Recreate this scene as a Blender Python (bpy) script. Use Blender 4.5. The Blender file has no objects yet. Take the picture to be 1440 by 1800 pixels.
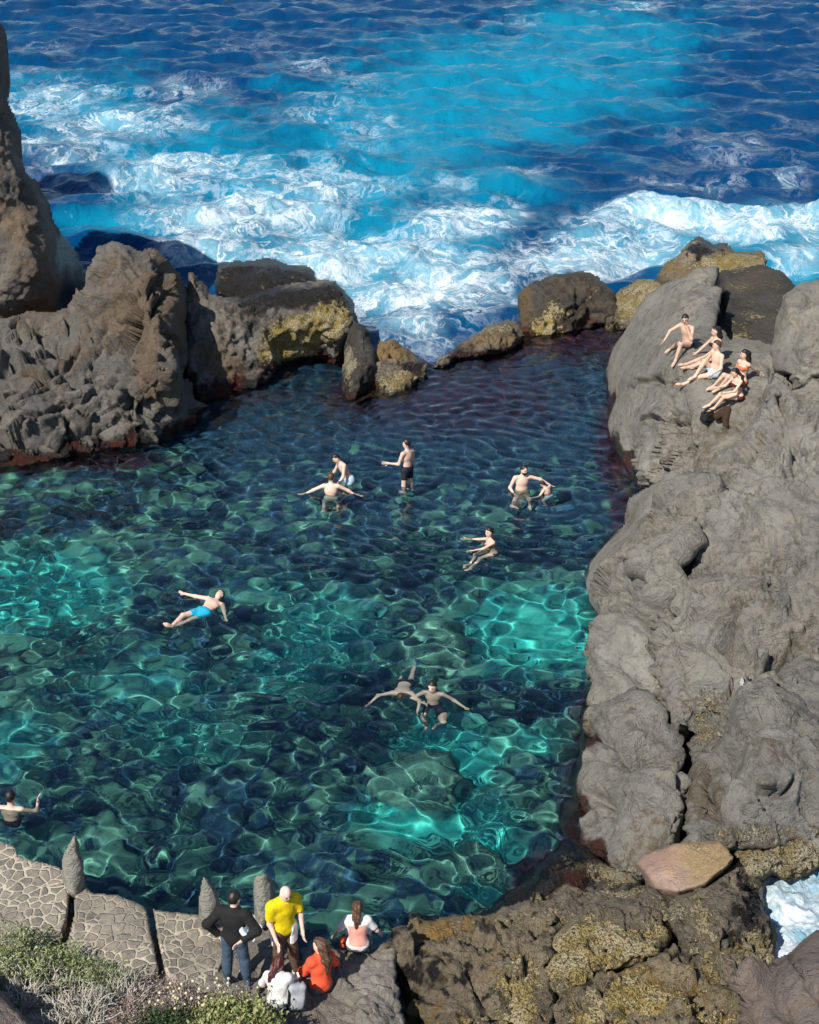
import bpy, math, random
import numpy as np
from mathutils import Vector
from mathutils.bvhtree import BVHTree

SC = bpy.context.scene
COL = SC.collection
rng = np.random.default_rng(7)
random.seed(7)

# ------------------------------------------------------------------ camera, sky, sun, exposure
CAM_H, PITCH, FPX = 15.3, math.radians(25.5), 2554.0
cam = bpy.data.cameras.new("camera")
cam_o = bpy.data.objects.new("camera", cam)
COL.objects.link(cam_o)
cam.sensor_fit = 'VERTICAL'
cam.sensor_height = 36.0
cam.lens = 36.0 * FPX / 1800.0
cam.clip_start, cam.clip_end = 0.5, 9000
cam_o.location = (0, 0, CAM_H)
cam_o.rotation_euler = (math.pi / 2 - PITCH, 0, 0)
SC.camera = cam_o

SUN_EL, SUN_AZ = math.radians(46), math.radians(38)      # shadows fall away from us and to the right
world = bpy.data.worlds.new("World")
SC.world = world
world.use_nodes = True
wn = world.node_tree
sky = wn.nodes.new('ShaderNodeTexSky')
sky.sky_type = 'NISHITA'
sky.sun_disc = False
sky.sun_elevation = SUN_EL
sky.sun_rotation = math.pi + SUN_AZ
sky.ozone_density = 3.0
sky.dust_density = 0.3
wn.links.new(sky.outputs[0], wn.nodes['Background'].inputs[0])
wn.nodes['Background'].inputs[1].default_value = 0.085
sun = bpy.data.lights.new("sun", 'SUN')
sun.energy = 4.9
sun.angle = math.radians(0.5)
sun.color = (1.0, 0.95, 0.86)
sun.cycles.is_caustics_light = True
sun_o = bpy.data.objects.new("sun", sun)
COL.objects.link(sun_o)
_d = Vector((math.sin(SUN_AZ) * math.cos(SUN_EL), math.cos(SUN_AZ) * math.cos(SUN_EL), -math.sin(SUN_EL)))
sun_o.rotation_euler = _d.to_track_quat('-Z', 'Y').to_euler()
SC.view_settings.view_transform = 'Standard'
SC.view_settings.look = 'None'
SC.view_settings.gamma = 1
SC.view_settings.exposure = 0.3
SC.cycles.max_bounces = 8
SC.cycles.transparent_max_bounces = 8

# ------------------------------------------------------------------ measuring helpers (photo pixel <-> place)
FW = np.array([0, math.cos(PITCH), -math.sin(PITCH)])
UP = np.array([0, math.sin(PITCH), math.cos(PITCH)])
def ray(u, v):
    u = np.asarray(u, float); v = np.asarray(v, float)
    return FW + ((u - 720) / FPX)[..., None] * np.array([1., 0, 0]) + ((900 - v) / FPX)[..., None] * UP
def at_z(u, v, z=0.0):
    d = ray(u, v); t = (z - CAM_H) / d[..., 2]
    return np.array([0, 0, CAM_H]) + d * t[..., None]
def at_y(u, v, Y):
    d = ray(u, v); t = np.asarray(Y) / d[..., 1]
    return np.array([0, 0, CAM_H]) + d * t[..., None]
def to_px(P):
    q = P - np.array([0, 0, CAM_H]); dep = q @ FW
    return 720 + FPX * q[..., 0] / dep, 900 - FPX * (q @ UP) / dep

# ------------------------------------------------------------------ noise
def _h(ix, iy, iz, s):
    h = (ix.astype(np.int64) * 374761393 + iy.astype(np.int64) * 668265263 + iz.astype(np.int64) * 2147483647 + s * 974634721) & 0xffffffff
    h = ((h ^ (h >> 13)) * 1274126177) & 0xffffffff
    h = ((h ^ (h >> 16)) * 2246822519) & 0xffffffff
    return ((h ^ (h >> 15)) & 0xffffff) / float(0xffffff)
def vnoise(p, s=0):
    i = np.floor(p).astype(np.int64); f = p - i
    w = f * f * f * (f * (f * 6 - 15) + 10)
    r = 0
    for a in (0, 1):
        for b in (0, 1):
            for c in (0, 1):
                ww = (w[:, 0] if a else 1 - w[:, 0]) * (w[:, 1] if b else 1 - w[:, 1]) * (w[:, 2] if c else 1 - w[:, 2])
                # gradient noise
                g = [_h(i[:, 0] + a, i[:, 1] + b, i[:, 2] + c, s + k) * 2 - 1 for k in (0, 11, 23)]
                r = r + ww * (g[0] * (f[:, 0] - a) + g[1] * (f[:, 1] - b) + g[2] * (f[:, 2] - c))
    return r * 1.6
def fbm(p, o=4, s=0, gain=.5, lac=2.03):
    r = 0; a = 1.
    for k in range(o):
        r = r + a * vnoise(p, s + 31 * k); p = p * lac + 3.7; a *= gain
    return r
def ridged(p, o=4, s=0, gain=.5):
    r = 0; a = 1.
    for k in range(o):
        r = r + a * (1 - np.abs(vnoise(p, s + 17 * k)) * 2); p = p * 2.07 + 1.3; a *= gain
    return r
def worley(p, s=0):
    i = np.floor(p).astype(np.int64)
    n = len(p); F1 = np.full(n, 9.); F2 = np.full(n, 9.); C = np.zeros((n, 3)); ID = np.zeros((n, 3), np.int64)
    for a in (-1, 0, 1):
        for b in (-1, 0, 1):
            for c in (-1, 0, 1):
                j = i + np.array([a, b, c])
                q = j + np.stack([_h(j[:, 0], j[:, 1], j[:, 2], s + k) for k in (1, 2, 3)], 1)
                d = np.sqrt(((q - p) ** 2).sum(1))
                m = d < F1
                F2 = np.where(m, F1, np.minimum(F2, d))
                F1 = np.where(m, d, F1)
                C[m] = q[m]; ID[m] = j[m]
    return F1, F2, C, ID
def cellrand(ID, s):
    return _h(ID[:, 0], ID[:, 1], ID[:, 2], s)
def sstep(a, b, x):
    t = np.clip((x - a) / (b - a), 0, 1); return t * t * (3 - 2 * t)

# ------------------------------------------------------------------ mesh helpers
def mesh_obj(name, verts, faces, mat=None, parent=None, smooth=True, attrs=None, origin=None):
    verts = np.asarray(verts, float)
    if origin is None and parent is None:
        origin = np.array([verts[:, 0].mean(), verts[:, 1].mean(), verts[:, 2].min()])
    if origin is None: origin = np.zeros(3)
    me = bpy.data.meshes.new(name)
    V = (verts - origin).astype(np.float32)
    if isinstance(faces, np.ndarray) and faces.ndim == 2:
        k = faces.shape[1]
        me.vertices.add(len(V)); me.vertices.foreach_set('co', V.ravel())
        me.loops.add(faces.size); me.loops.foreach_set('vertex_index', faces.astype(np.int32).ravel())
        me.polygons.add(len(faces))
        me.polygons.foreach_set('loop_start', np.arange(0, faces.size, k, dtype=np.int32))
        me.update(calc_edges=True); me.validate()
    else:
        me.from_pydata(V.tolist(), [], [list(map(int, f)) for f in faces]); me.update()
    if smooth: me.shade_smooth()
    for nm, dat in (attrs or {}).items():
        a = me.attributes.new(nm, 'FLOAT_COLOR', 'POINT')
        a.data.foreach_set('color', np.asarray(dat, np.float32).ravel())
    if mat: me.materials.append(mat)
    o = bpy.data.objects.new(name, me); COL.objects.link(o)
    o.location = origin
    if parent is not None: o.parent = parent
    return o
def tag(o, label=None, cat=None, group=None, kind=None):
    if label: o['label'] = label
    if cat: o['category'] = cat
    if group: o['group'] = group
    if kind: o['kind'] = kind
    return o
def inside(poly, u, v):
    poly = np.asarray(poly, float); r = np.zeros(u.shape, bool)
    for k in range(len(poly)):
        x0, y0 = poly[k]; x1, y1 = poly[(k + 1) % len(poly)]
        c = (y0 > v) != (y1 > v)
        with np.errstate(divide='ignore', invalid='ignore'):
            r ^= c & (u < (x1 - x0) * (v - y0) / (y1 - y0 + 1e-12) + x0)
    return r
def poly_dist(poly, u, v):
    poly = np.asarray(poly, float); D = np.full(u.shape, 1e9)
    for k in range(len(poly)):
        a = poly[k]; b = poly[(k + 1) % len(poly)]; ab = b - a
        t = np.clip(((u - a[0]) * ab[0] + (v - a[1]) * ab[1]) / (ab @ ab + 1e-9), 0, 1)
        D = np.minimum(D, np.hypot(u - a[0] - t * ab[0], v - a[1] - t * ab[1]))
    return D
def rbf(ctrl, u, v, c=35.):
    ctrl = np.asarray(ctrl, float); n = len(ctrl)
    def K(a, b):
        return -np.sqrt(((a[:, None, :] - b[None, :, :]) ** 2).sum(-1) + c * c) / 100.
    X = ctrl[:, :2]
    A = np.zeros((n + 3, n + 3)); A[:n, :n] = K(X, X) - 1e-3 * np.eye(n)
    Pm = np.c_[np.ones(n), X / 100.]; A[:n, n:] = Pm; A[n:, :n] = Pm.T
    w = np.linalg.solve(A, np.r_[ctrl[:, 2], 0, 0, 0])
    q = np.c_[u.ravel(), v.ravel()]; out = np.empty(len(q))
    for s in range(0, len(q), 40000):
        e = q[s:s + 40000]
        out[s:s + 40000] = K(e, X) @ w[:n] + np.c_[np.ones(len(e)), e / 100.] @ w[n:]
    return out.reshape(u.shape)
def smooth_normals(V, F):
    n = np.zeros_like(V)
    a = V[F[:, 2]] - V[F[:, 0]]; b = V[F[:, 3]] - V[F[:, 1]]
    fn = np.cross(a, b)
    for k in range(4): np.add.at(n, F[:, k], fn)
    return n / (np.linalg.norm(n, axis=1, keepdims=True) + 1e-12)

# ------------------------------------------------------------------ material helpers
class NT:
    def __init__(s, name):
        s.m = bpy.data.materials.new(name); s.m.use_nodes = True
        s.t = s.m.node_tree; s.p = s.t.nodes['Principled BSDF']; s.out = s.t.nodes['Material Output']
    def n(s, typ, **kw):
        x = s.t.nodes.new('ShaderNode' + typ)
        for k, val in kw.items():
            if isinstance(k, str) and hasattr(x, k): setattr(x, k, val)
        return x
    def l(s, a, b): s.t.links.new(a, b)
    def setin(s, sock, val):
        if hasattr(val, 'is_output') or isinstance(val, bpy.types.NodeSocket): s.l(val, sock)
        else:
            if isinstance(val, (tuple, list)) and len(val) == 3 and sock.type == 'RGBA': val = (*val, 1)
            sock.default_value = val
    def math(s, op, a, b=0.5, c=None, clamp=False):
        x = s.n('Math', operation=op, use_clamp=clamp); s.setin(x.inputs[0], a); s.setin(x.inputs[1], b)
        if c is not None: s.setin(x.inputs[2], c)
        return x.outputs[0]
    def mix(s, f, a, b, mode='MIX'):
        x = s.n('Mix', data_type='RGBA', blend_type=mode); s.setin(x.inputs[0], f); s.setin(x.inputs[6], a); s.setin(x.inputs[7], b)
        return x.outputs[2]
    def noise(s, vec, scale, detail=4, rough=.55, dist=0.):
        x = s.n('TexNoise'); s.l(vec, x.inputs['Vector']); x.inputs['Scale'].default_value = scale
        x.inputs['Detail'].default_value = detail; x.inputs['Roughness'].default_value = rough; x.inputs['Distortion'].default_value = dist
        return x.outputs['Fac']
    def vor(s, vec, scale, feature='F1', out=0, rand=1.):
        x = s.n('TexVoronoi', feature=feature); s.l(vec, x.inputs['Vector']); x.inputs['Scale'].default_value = scale
        x.inputs['Randomness'].default_value = rand
        return x.outputs[out]
    def ramp(s, f, a, b):      # smooth step a..b
        x = s.n('MapRange', interpolation_type='SMOOTHSTEP'); s.setin(x.inputs[0], f); s.setin(x.inputs[1], a); s.setin(x.inputs[2], b)
        return x.outputs[0]
    def pos(s): return s.n('NewGeometry').outputs['Position']
    def scale(s, vec, xyz):
        x = s.n('Mapping'); s.l(vec, x.inputs[0]); x.inputs['Scale'].default_value = xyz; return x.outputs[0]
    def attr(s, name):
        x = s.n('Attribute', attribute_name=name); sp = s.n('SeparateColor'); s.l(x.outputs['Color'], sp.inputs[0])
        return sp.outputs[0], sp.outputs[1], sp.outputs[2], x.outputs['Alpha']
    def bump(s, h, strength, dist, normal=None):
        x = s.n('Bump'); x.inputs['Strength'].default_value = strength; x.inputs['Distance'].default_value = dist; s.l(h, x.inputs['Height'])
        if normal is not None: s.l(normal, x.inputs['Normal'])
        return x.outputs[0]

def simple(name, col, rough=.7, var=.12, scale=8., bump=0., spec=.3, each=0.):
    t = NT(name); P = t.pos(); n = t.noise(P, scale, 5)
    c2 = tuple(min(1, c * (1 + var)) for c in col); c1 = tuple(c * (1 - var) for c in col)
    hs = t.n('HueSaturation'); t.l(t.mix(t.ramp(n, .3, .7), c1, c2), hs.inputs['Color']); t.l(hs.outputs[0], t.p.inputs['Base Color'])
    if each: t.l(t.math('MULTIPLY_ADD', t.n('ObjectInfo').outputs['Random'], each, 1 - each * .6), hs.inputs['Value'])
    t.p.inputs['Roughness'].default_value = rough; t.p.inputs['Specular IOR Level'].default_value = spec
    if bump: t.l(t.bump(t.noise(P, scale * 3, 4), .6, bump), t.p.inputs['Normal'])
    return t.m

def rock_mat(name, a, b, dark, ochre, speck=.35, fine=1.0):
    """mask: R = wet / algae and some painted shade, G = barnacle and lichen crust, B = ochre soil, A = pale bloom"""
    t = NT(name); P = t.pos(); R, G, B, A = t.attr('mask')
    big = t.noise(P, .9, 6, .6, .4); mid = t.noise(P, 5., 6, .65); fin = t.noise(P, 34., 4, .7)
    c = t.mix(t.ramp(big, .35, .65), a, b)
    c = t.mix(t.math('MULTIPLY', t.ramp(mid, .47, .68), .85), c, dark)
    c = t.mix(t.math('MULTIPLY', t.ramp(t.noise(P, 13., 5, .75), .50, .66), .5), c, dark)
    # pale mineral specks
    sp = t.ramp(t.noise(P, 42., 3, .6), .58, .68)
    c = t.mix(t.math('MULTIPLY', sp, speck), c, tuple(min(1, x * 1.9) for x in a))
    c = t.mix(t.math('MULTIPLY', A, t.ramp(mid, .35, .6)), c, tuple(min(1, x * 1.5 + .03) for x in a))
    ob = t.ramp(t.math('ADD', B, t.math('MULTIPLY', t.math('SUBTRACT', mid, .5), 1.6)), .35, .75)
    c = t.mix(ob, c, t.mix(t.ramp(fin, .35, .65), ochre, tuple(x * .62 for x in ochre)))
    # wet black / maroon weed band, and the shade painted by some blobs
    wb = t.ramp(t.math('ADD', R, t.math('MULTIPLY', t.math('SUBTRACT', mid, .5), .9)), .3, .7)
    zz = t.n('SeparateXYZ'); t.l(P, zz.inputs[0])
    weed = t.mix(t.math('MULTIPLY', t.ramp(t.noise(P, 2.2, 4), .42, .58), t.ramp(zz.outputs[2], .75, .2)), (.020, .018, .017), (.060, .018, .012))
    c = t.mix(wb, c, weed)
    # barnacle crust
    gb = t.math('ADD', t.math('MULTIPLY', G, 1.25), t.math('MULTIPLY', t.math('SUBTRACT', t.noise(P, 9., 5, .75), .5), 2.1))
    crust = t.ramp(gb, .5, .72)
    cc = t.mix(t.ramp(t.noise(P, 3., 4), .4, .62), (.38, .30, .13), (.50, .43, .28))
    cc = t.mix(t.ramp(t.noise(P, 26., 3), .5, .62), cc, (.11, .08, .045))
    c = t.mix(crust, c, cc)
    oi = t.n('ObjectInfo'); hs = t.n('HueSaturation'); t.l(c, hs.inputs['Color'])
    t.l(t.math('MULTIPLY_ADD', oi.outputs['Random'], .34, .84), hs.inputs['Value']); t.l(t.math('MULTIPLY_ADD', oi.outputs['Random'], .4, .8), hs.inputs['Saturation'])
    t.l(hs.outputs[0], t.p.inputs['Base Color'])
    t.l(t.math('SUBTRACT', .88, t.math('MULTIPLY', wb, .6)), t.p.inputs['Roughness'])
    t.p.inputs['Specular IOR Level'].default_value = .35
    h = t.math('ADD', t.math('MULTIPLY', mid, 1.0), t.math('MULTIPLY', fin, .55))
    h = t.math('ADD', h, t.math('MULTIPLY', crust, t.math('MULTIPLY', t.noise(P, 30., 2), 1.1)))
    # folds and seams: stretched noise, bent by a slower one
    wv = t.n('TexNoise'); t.l(P, wv.inputs['Vector']); wv.inputs['Scale'].default_value = .7; wv.inputs['Detail'].default_value = 3
    wa = t.n('VectorMath', operation='MULTIPLY_ADD'); t.l(wv.outputs['Color'], wa.inputs[0]); wa.inputs[1].default_value = (1.6, 1.6, 1.6); t.l(P, wa.inputs[2])
    fold = t.noise(t.scale(wa.outputs[0], (1.0, 1.1, 1.5)), 1.6, 8, .68)
    seam = t.ramp(t.math('ABSOLUTE', t.math('SUBTRACT', t.noise(t.scale(wa.outputs[0], (1, 1, 1.6)), .8, 5, .6), .5)), .0, .018)
    h = t.math('ADD', t.math('MULTIPLY', h, .8), t.math('MULTIPLY', fold, .7))
    h = t.math('ADD', h, t.math('MULTIPLY', seam, .16))
    t.l(t.bump(h, 1.0, .115 * fine), t.p.inputs['Normal'])
    return t.m
# ================================================================== THE SETTING
M_RIDGE = rock_mat('ridge_rock', (.140, .134, .124), (.205, .178, .148), (.062, .060, .058), (.19, .142, .10), .2, 1.5)
M_CRAG = rock_mat('crag_rock', (.205, .166, .132), (.13, .118, .105), (.07, .06, .05), (.24, .16, .09), .2, 1.4)
M_BASALT = rock_mat('basalt_rock', (.225, .212, .182), (.305, .278, .228), (.115, .107, .095), (.20, .155, .10), .3, 1.3)
M_DARK = rock_mat('dark_reef_rock', (.040, .036, .030), (.085, .070, .052), (.022, .020, .018), (.13, .10, .06), .15, 1.1)
M_CRUST = rock_mat('crusted_rock', (.165, .138, .10), (.26, .215, .15), (.06, .048, .036), (.30, .20, .09), .5, 1.5)
M_RED = rock_mat('red_rock', (.25, .165, .135), (.27, .22, .16), (.20, .13, .10), (.32, .23, .13), .25, .5)
M_BROWN = rock_mat('brown_rock', (.19, .145, .12), (.16, .14, .125), (.10, .08, .07), (.25, .16, .10), .3, 1.2)

BVH = {}
# the crevices and cracks that can be made out in the photo: course, half width, depth
CREVICES = [([(1254, 875), (1250, 910), (1232, 960), (1205, 1000), (1178, 1035), (1148, 1052)], 7, .55), ([(1080, 1005), (1092, 1030), (1106, 1058)], 4, .14),
    ([(1238, 1064), (1262, 1040), (1296, 1013), (1335, 992)], 5, .24), ([(1260, 1050), (1300, 1060), (1330, 1040)], 6, .16), ([(1460, 1100), (1440, 1112), (1390, 1142), (1340, 1172), (1308, 1196)], 11, .45),
    ([(1096, 1342), (1125, 1334), (1150, 1332), (1166, 1346)], 8, .38), ([(1150, 1335), (1175, 1370), (1190, 1396), (1200, 1424)], 4, .26), ([(1036, 1400), (1058, 1402), (1078, 1428)], 7, .30),
    ([(1212, 1296), (1214, 1340), (1196, 1392)], 5, .30), ([(1150, 1225), (1165, 1250), (1180, 1275)], 5, .22), ([(1120, 740), (1160, 736), (1198, 746)], 4, .2), ([(1196, 755), (1198, 790), (1196, 832)], 6, .30),
    ([(1100, 690), (1120, 672), (1150, 668), (1166, 690)], 5, .2), ([(1362, 652), (1372, 700), (1386, 734)], 6, .35), ([(1386, 760), (1410, 800), (1445, 832)], 3.5, .16), ([(1130, 1100), (1160, 1080), (1200, 1090)], 5, .22),
    ([(1085, 1180), (1100, 1150), (1120, 1120)], 5, .18), ([(1100, 1200), (1115, 1175), (1130, 1150)], 4, .14), ([(1330, 1395), (1372, 1400), (1388, 1372)], 5, .25), ([(1262, 480), (1268, 530), (1262, 576)], 6, .4), ([(1290, 1270), (1330, 1320), (1340, 1345)], 4, .12),
    ([(47, 746), (108, 717), (153, 706), (182, 686)], 5, .32), ([(195, 688), (218, 664), (240, 634)], 6, .40), ([(262, 556), (280, 536), (298, 514)], 6, .42), ([(225, 690), (230, 715), (234, 742)], 4, .26), ([(293, 574), (314, 628), (322, 690)], 6, .42),
    ([(110, 727), (122, 755), (134, 782)], 4, .26), ([(0, 650), (14, 640), (20, 610)], 8, .5), ([(40, 700), (80, 660), (120, 640), (150, 600)], 4.5, .26), ([(160, 640), (190, 600), (196, 560)], 4.5, .24), ([(240, 760), (250, 720), (290, 690)], 4, .24)]
def relief(name, label, cat, outline, ctrl, mat, style='basalt', rnd=(26, .7), amp=1., back=(1.0, 3.0), step=2.6,
           blobs=(), digs=(), calm=(), warp=5., wet=.35, wetz=.12, group=None, kind=None, seed=0, sink=-.2, drop=.55, keep=True):
    """A rock: its front is shaped from heights taken along the outline, its back is carried away from us and down."""
    outline = np.asarray(outline, float)
    c = []
    for (u, v, Y) in ctrl:
        if Y == 0: Y = at_z(np.array(u), np.array(v), sink)[1]
        c.append((u, v, Y))
    u0, v0 = outline.min(0) - 12; u1, v1 = outline.max(0) + 12
    us = np.arange(u0, u1, step); vs = np.arange(v0, v1, step)
    U, V = np.meshgrid(us, vs)
    q = np.c_[U.ravel(), V.ravel(), np.full(U.size, seed * 7.7)]
    w1 = (fbm(q / np.array([38, 38, 1]), 3, seed) * warp).reshape(U.shape)
    w2 = (fbm(q / np.array([38, 38, 1]) + 50, 3, seed + 5) * warp).reshape(U.shape)
    ins = inside(outline, U + w1, V + w2)
    D = poly_dist(outline, U + w1, V + w2)
    Y = rbf(c, U, V)
    d = np.clip(D / rnd[0], 0, 1)
    Y = Y + rnd[1] * (1 - d) ** 2
    P = at_y(U, V, Y).reshape(-1, 3)
    n, m = U.shape; Pg = P.reshape(n, m, 3)
    Lg = np.zeros((n, m)); e1 = np.linalg.norm(Pg[1:] - Pg[:-1], axis=2); e2 = np.linalg.norm(Pg[:, 1:] - Pg[:, :-1], axis=2)
    Lg[1:] = e1; Lg[:-1] = np.maximum(Lg[:-1], e1); Lg[:, 1:] = np.maximum(Lg[:, 1:], e2); Lg[:, :-1] = np.maximum(Lg[:, :-1], e2)
    idx = np.arange(n * m).reshape(n, m)
    ok = ins[:-1, :-1] & ins[:-1, 1:] & ins[1:, 1:] & ins[1:, :-1]
    F = np.stack([idx[1:, :-1], idx[1:, 1:], idx[:-1, 1:], idx[:-1, :-1]], -1)[ok]
    used = np.unique(F); remap = np.full(n * m, -1); remap[used] = np.arange(len(used)); F = remap[F]
    P = P[used]; UU = U.ravel()[used]; VV = V.ravel()[used]; DD = D.ravel()[used]
    N = smooth_normals(P, F)
    p = P + seed * 3.1
    if style == 'basalt':
        wp = p + .55 * np.stack([fbm(p * .7 + k * 9, 3, seed + k) for k in range(3)], 1)
        h = .30 * fbm(p * .42, 3, seed) + .20 * np.abs(fbm(p * .62 + 9, 3, seed + 3, .42)) + .02 * fbm(p * 6, 3, seed + 6)
        for sc, am in ((.40, .24), (1.0, .27), (2.5, .13)):
            F1, F2, C, ID = worley(wp * sc, seed + int(sc * 10))
            dirs = np.stack([cellrand(ID, 5 + k) * 2 - 1 for k in range(3)], 1)
            h += am * ((wp * sc - C) * dirs).sum(1) / sc * (.7 + .6 * cellrand(ID, 8)) + am * .16 / sc * (cellrand(ID, 9) - .5)
            h -= .17 / sc ** .6 * np.exp(-((F2 - F1) / .045) ** 2) * sstep(-.1, .25, vnoise(p * .8 + 4, seed + 8 + int(sc * 3)))
    elif style == 'slate':
        h = .22 * fbm(p * .6, 3, seed) + .03 * fbm(p * 6, 3, seed + 6)
        wp = p + .25 * np.stack([fbm(p * 1.3 + k * 9, 2, seed + k) for k in range(3)], 1)
        for sc, am in ((.72, .46), (1.9, .50)):
            F1, F2, C, ID = worley(wp * sc, seed + int(sc * 10))
            dirs = np.stack([cellrand(ID, 5 + k) * 2 - 1 for k in range(3)], 1)
            h += am * ((wp * sc - C) * dirs).sum(1) / sc + am * .22 / sc * (cellrand(ID, 9) - .5)
            h -= .05 / sc * np.exp(-((F2 - F1) / .06) ** 2)
    elif style == 'reef':
        h = .22 * fbm(p * .9, 4, seed) + .12 * (ridged(p * 1.8, 3, seed + 2) - 1.2) + .05 * fbm(p * 6.5, 3, seed + 4)
        F1, F2, C, ID = worley(p * 1.5, seed)
        h += .12 * (.6 - F1)
    elif style == 'crag':
        st = p * np.array([1, 1, .55])
        h = .35 * fbm(st * .45, 3, seed) + .14 * (ridged(st * 1.0, 4, seed) - 1.2) + .05 * fbm(p * 4, 3, seed + 5)
        F1, F2, C, ID = worley(p * 1.1, seed); dirs = np.stack([cellrand(ID, 5 + k) * 2 - 1 for k in range(3)], 1)
        h += .20 * ((p * 1.1 - C) * dirs).sum(1)
        h *= sstep(0, 12, DD) * .75 + .25
    elif style == 'crust':
        h = .16 * fbm(p * 1.1, 3, seed) + .05 * (ridged(p * 3, 3, seed) - 1.2) + .035 * fbm(p * 10, 3, seed + 5)
        F1, F2, C, ID = worley(p * 1.3, seed); h += .12 * (.6 - F1)
        wp = p + .3 * np.stack([fbm(p * 1.2 + k * 9, 2, seed + k) for k in range(3)], 1)
        for sc, am in ((1.2, .30), (3.0, .26)):
            F1, F2, C, ID = worley(wp * sc, seed + int(sc * 10)); dirs = np.stack([cellrand(ID, 5 + k) * 2 - 1 for k in range(3)], 1)
            h += am * ((wp * sc - C) * dirs).sum(1) / sc - .09 / sc * np.exp(-((F2 - F1) / .05) ** 2)
    else:
        h = .05 * fbm(p * 1.2, 4, seed) + .015 * fbm(p * 8, 3, seed + 5)
    # where the sheet is stretched, only broad shapes
    H = np.zeros(n * m); W = np.zeros(n * m); H[used] = h; W[used] = 1; H = H.reshape(n, m); W = W.reshape(n, m); h0 = h
    lw = sstep(.07, .17, Lg.ravel()[used])
    for it in range(26):
        a_ = np.pad(H * W, 1); b_ = np.pad(W, 1)
        H = (a_[1:-1, 1:-1] * 2 + a_[:-2, 1:-1] + a_[2:, 1:-1] + a_[1:-1, :-2] + a_[1:-1, 2:]) / np.maximum(b_[1:-1, 1:-1] * 2 + b_[:-2, 1:-1] + b_[2:, 1:-1] + b_[1:-1, :-2] + b_[1:-1, 2:], 1e-6)
    h = h0 * (1 - lw) + H.ravel()[used] * lw
    for (bu, bv, ru, rv, st) in calm: h = h * (1 - st * np.exp(-(((UU - bu) / ru) ** 2 + ((VV - bv) / rv) ** 2) ** 2))
    vd = P - np.array([0, 0, CAM_H]); vd /= np.linalg.norm(vd, axis=1, keepdims=True)
    h = h * np.clip(np.abs((N * vd).sum(1)) / .32, .25, 1)
    P = P + N * (h * amp * (sstep(-2, 11, DD) * .72 + .28))[:, None]
    for (pl, wd, dp) in CREVICES:
        pl = np.asarray(pl, float)
        if style in ('flat', 'crust') or (pl[:, 0].max() < outline[:, 0].min()) or (pl[:, 0].min() > outline[:, 0].max()) or (pl[:, 1].max() < outline[:, 1].min()) or (pl[:, 1].min() > outline[:, 1].max()): continue
        jit = 5 * fbm(np.c_[UU / 22., VV / 22., 0 * UU], 2, 61); jt2 = 5 * fbm(np.c_[UU / 22., VV / 22., 0 * UU + 9], 2, 62)
        Dl = np.full(len(UU), 1e9); Tl = np.zeros(len(UU)); n_ = len(pl) - 1
        for k in range(n_):
            a_, b_ = pl[k], pl[k + 1]; ab = b_ - a_; tt_ = np.clip(((UU + jit - a_[0]) * ab[0] + (VV + jt2 - a_[1]) * ab[1]) / (ab @ ab), 0, 1)
            dd_ = np.hypot(UU + jit - a_[0] - tt_ * ab[0], VV + jt2 - a_[1] - tt_ * ab[1]); m_ = dd_ < Dl; Dl = np.where(m_, dd_, Dl); Tl = np.where(m_, (k + tt_) / n_, Tl)
        ends = np.clip(np.minimum(Tl, 1 - Tl) * 5 + .25, 0, 1)
        P = P - N * (dp * ends * np.exp(-(Dl / (wd * (.6 + .4 * ends))) ** 2))[:, None]
        P = P + N * (.22 * dp * ends * np.exp(-((Dl - 2.4 * wd) / (1.6 * wd)) ** 2))[:, None]
    for (bu, bv, ru, rv, dp) in digs: P = P - N * (dp * np.exp(-(((UU - bu) / ru) ** 2 + ((VV - bv) / rv) ** 2) ** 1.6))[:, None]
    # masks
    nn = fbm(P * 1.1 + 20, 3, seed + 40)
    mk = np.zeros((len(P), 4))
    mk[:, 0] = sstep(wetz + .55, wetz - .05, P[:, 2] + .35 * nn) * min(1., wet * 2.2)
    if mat.name in ('dark_reef_rock', 'crusted_rock'): mk[:, 1] = (.10 if mat.name[0] == 'd' else .20) + .5 * np.clip(fbm(P * .9 + 11, 3, seed + 44), 0, 1)
    if mat.name == 'crusted_rock': mk[:, 0] = np.maximum(mk[:, 0], .5 * sstep(.05, .55, fbm(P * 3.4 + 31, 4, seed + 45)))
    mk[:, 2] = (.12 if mat.name == 'dark_reef_rock' else .26) + .35 * fbm(P * .5 + 7, 3, seed + 41)
    mk[:, 3] = np.clip(.2 + .9 * fbm(P * .8 + 3, 3, seed + 42), 0, 1)
    for (bu, bv, ru, rv, ch, st) in blobs:
        g = np.exp(-(((UU - bu) / ru) ** 2 + ((VV - bv) / rv) ** 2)) * st
        k = 'wgop'.index(ch)
        mk[:, k] = np.clip(mk[:, k] + g, 0, 1.3)
    # the far side
    e = np.concatenate([F[:, [0, 1]], F[:, [1, 2]], F[:, [2, 3]], F[:, [3, 0]]])
    key = np.sort(e, 1); kk = key[:, 0] * len(P) + key[:, 1]
    _, inv, cnt = np.unique(kk, return_inverse=True, return_counts=True)
    be = e[cnt[inv] == 1]
    bv = np.unique(be); rm = np.full(len(P), -1); rm[bv] = np.arange(len(bv))
    allV, allF, allM = [P], [F], [mk]
    prev = lambda x: x
    base = P[bv]; cen = base.mean(0); last = bv; off = len(P)
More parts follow.
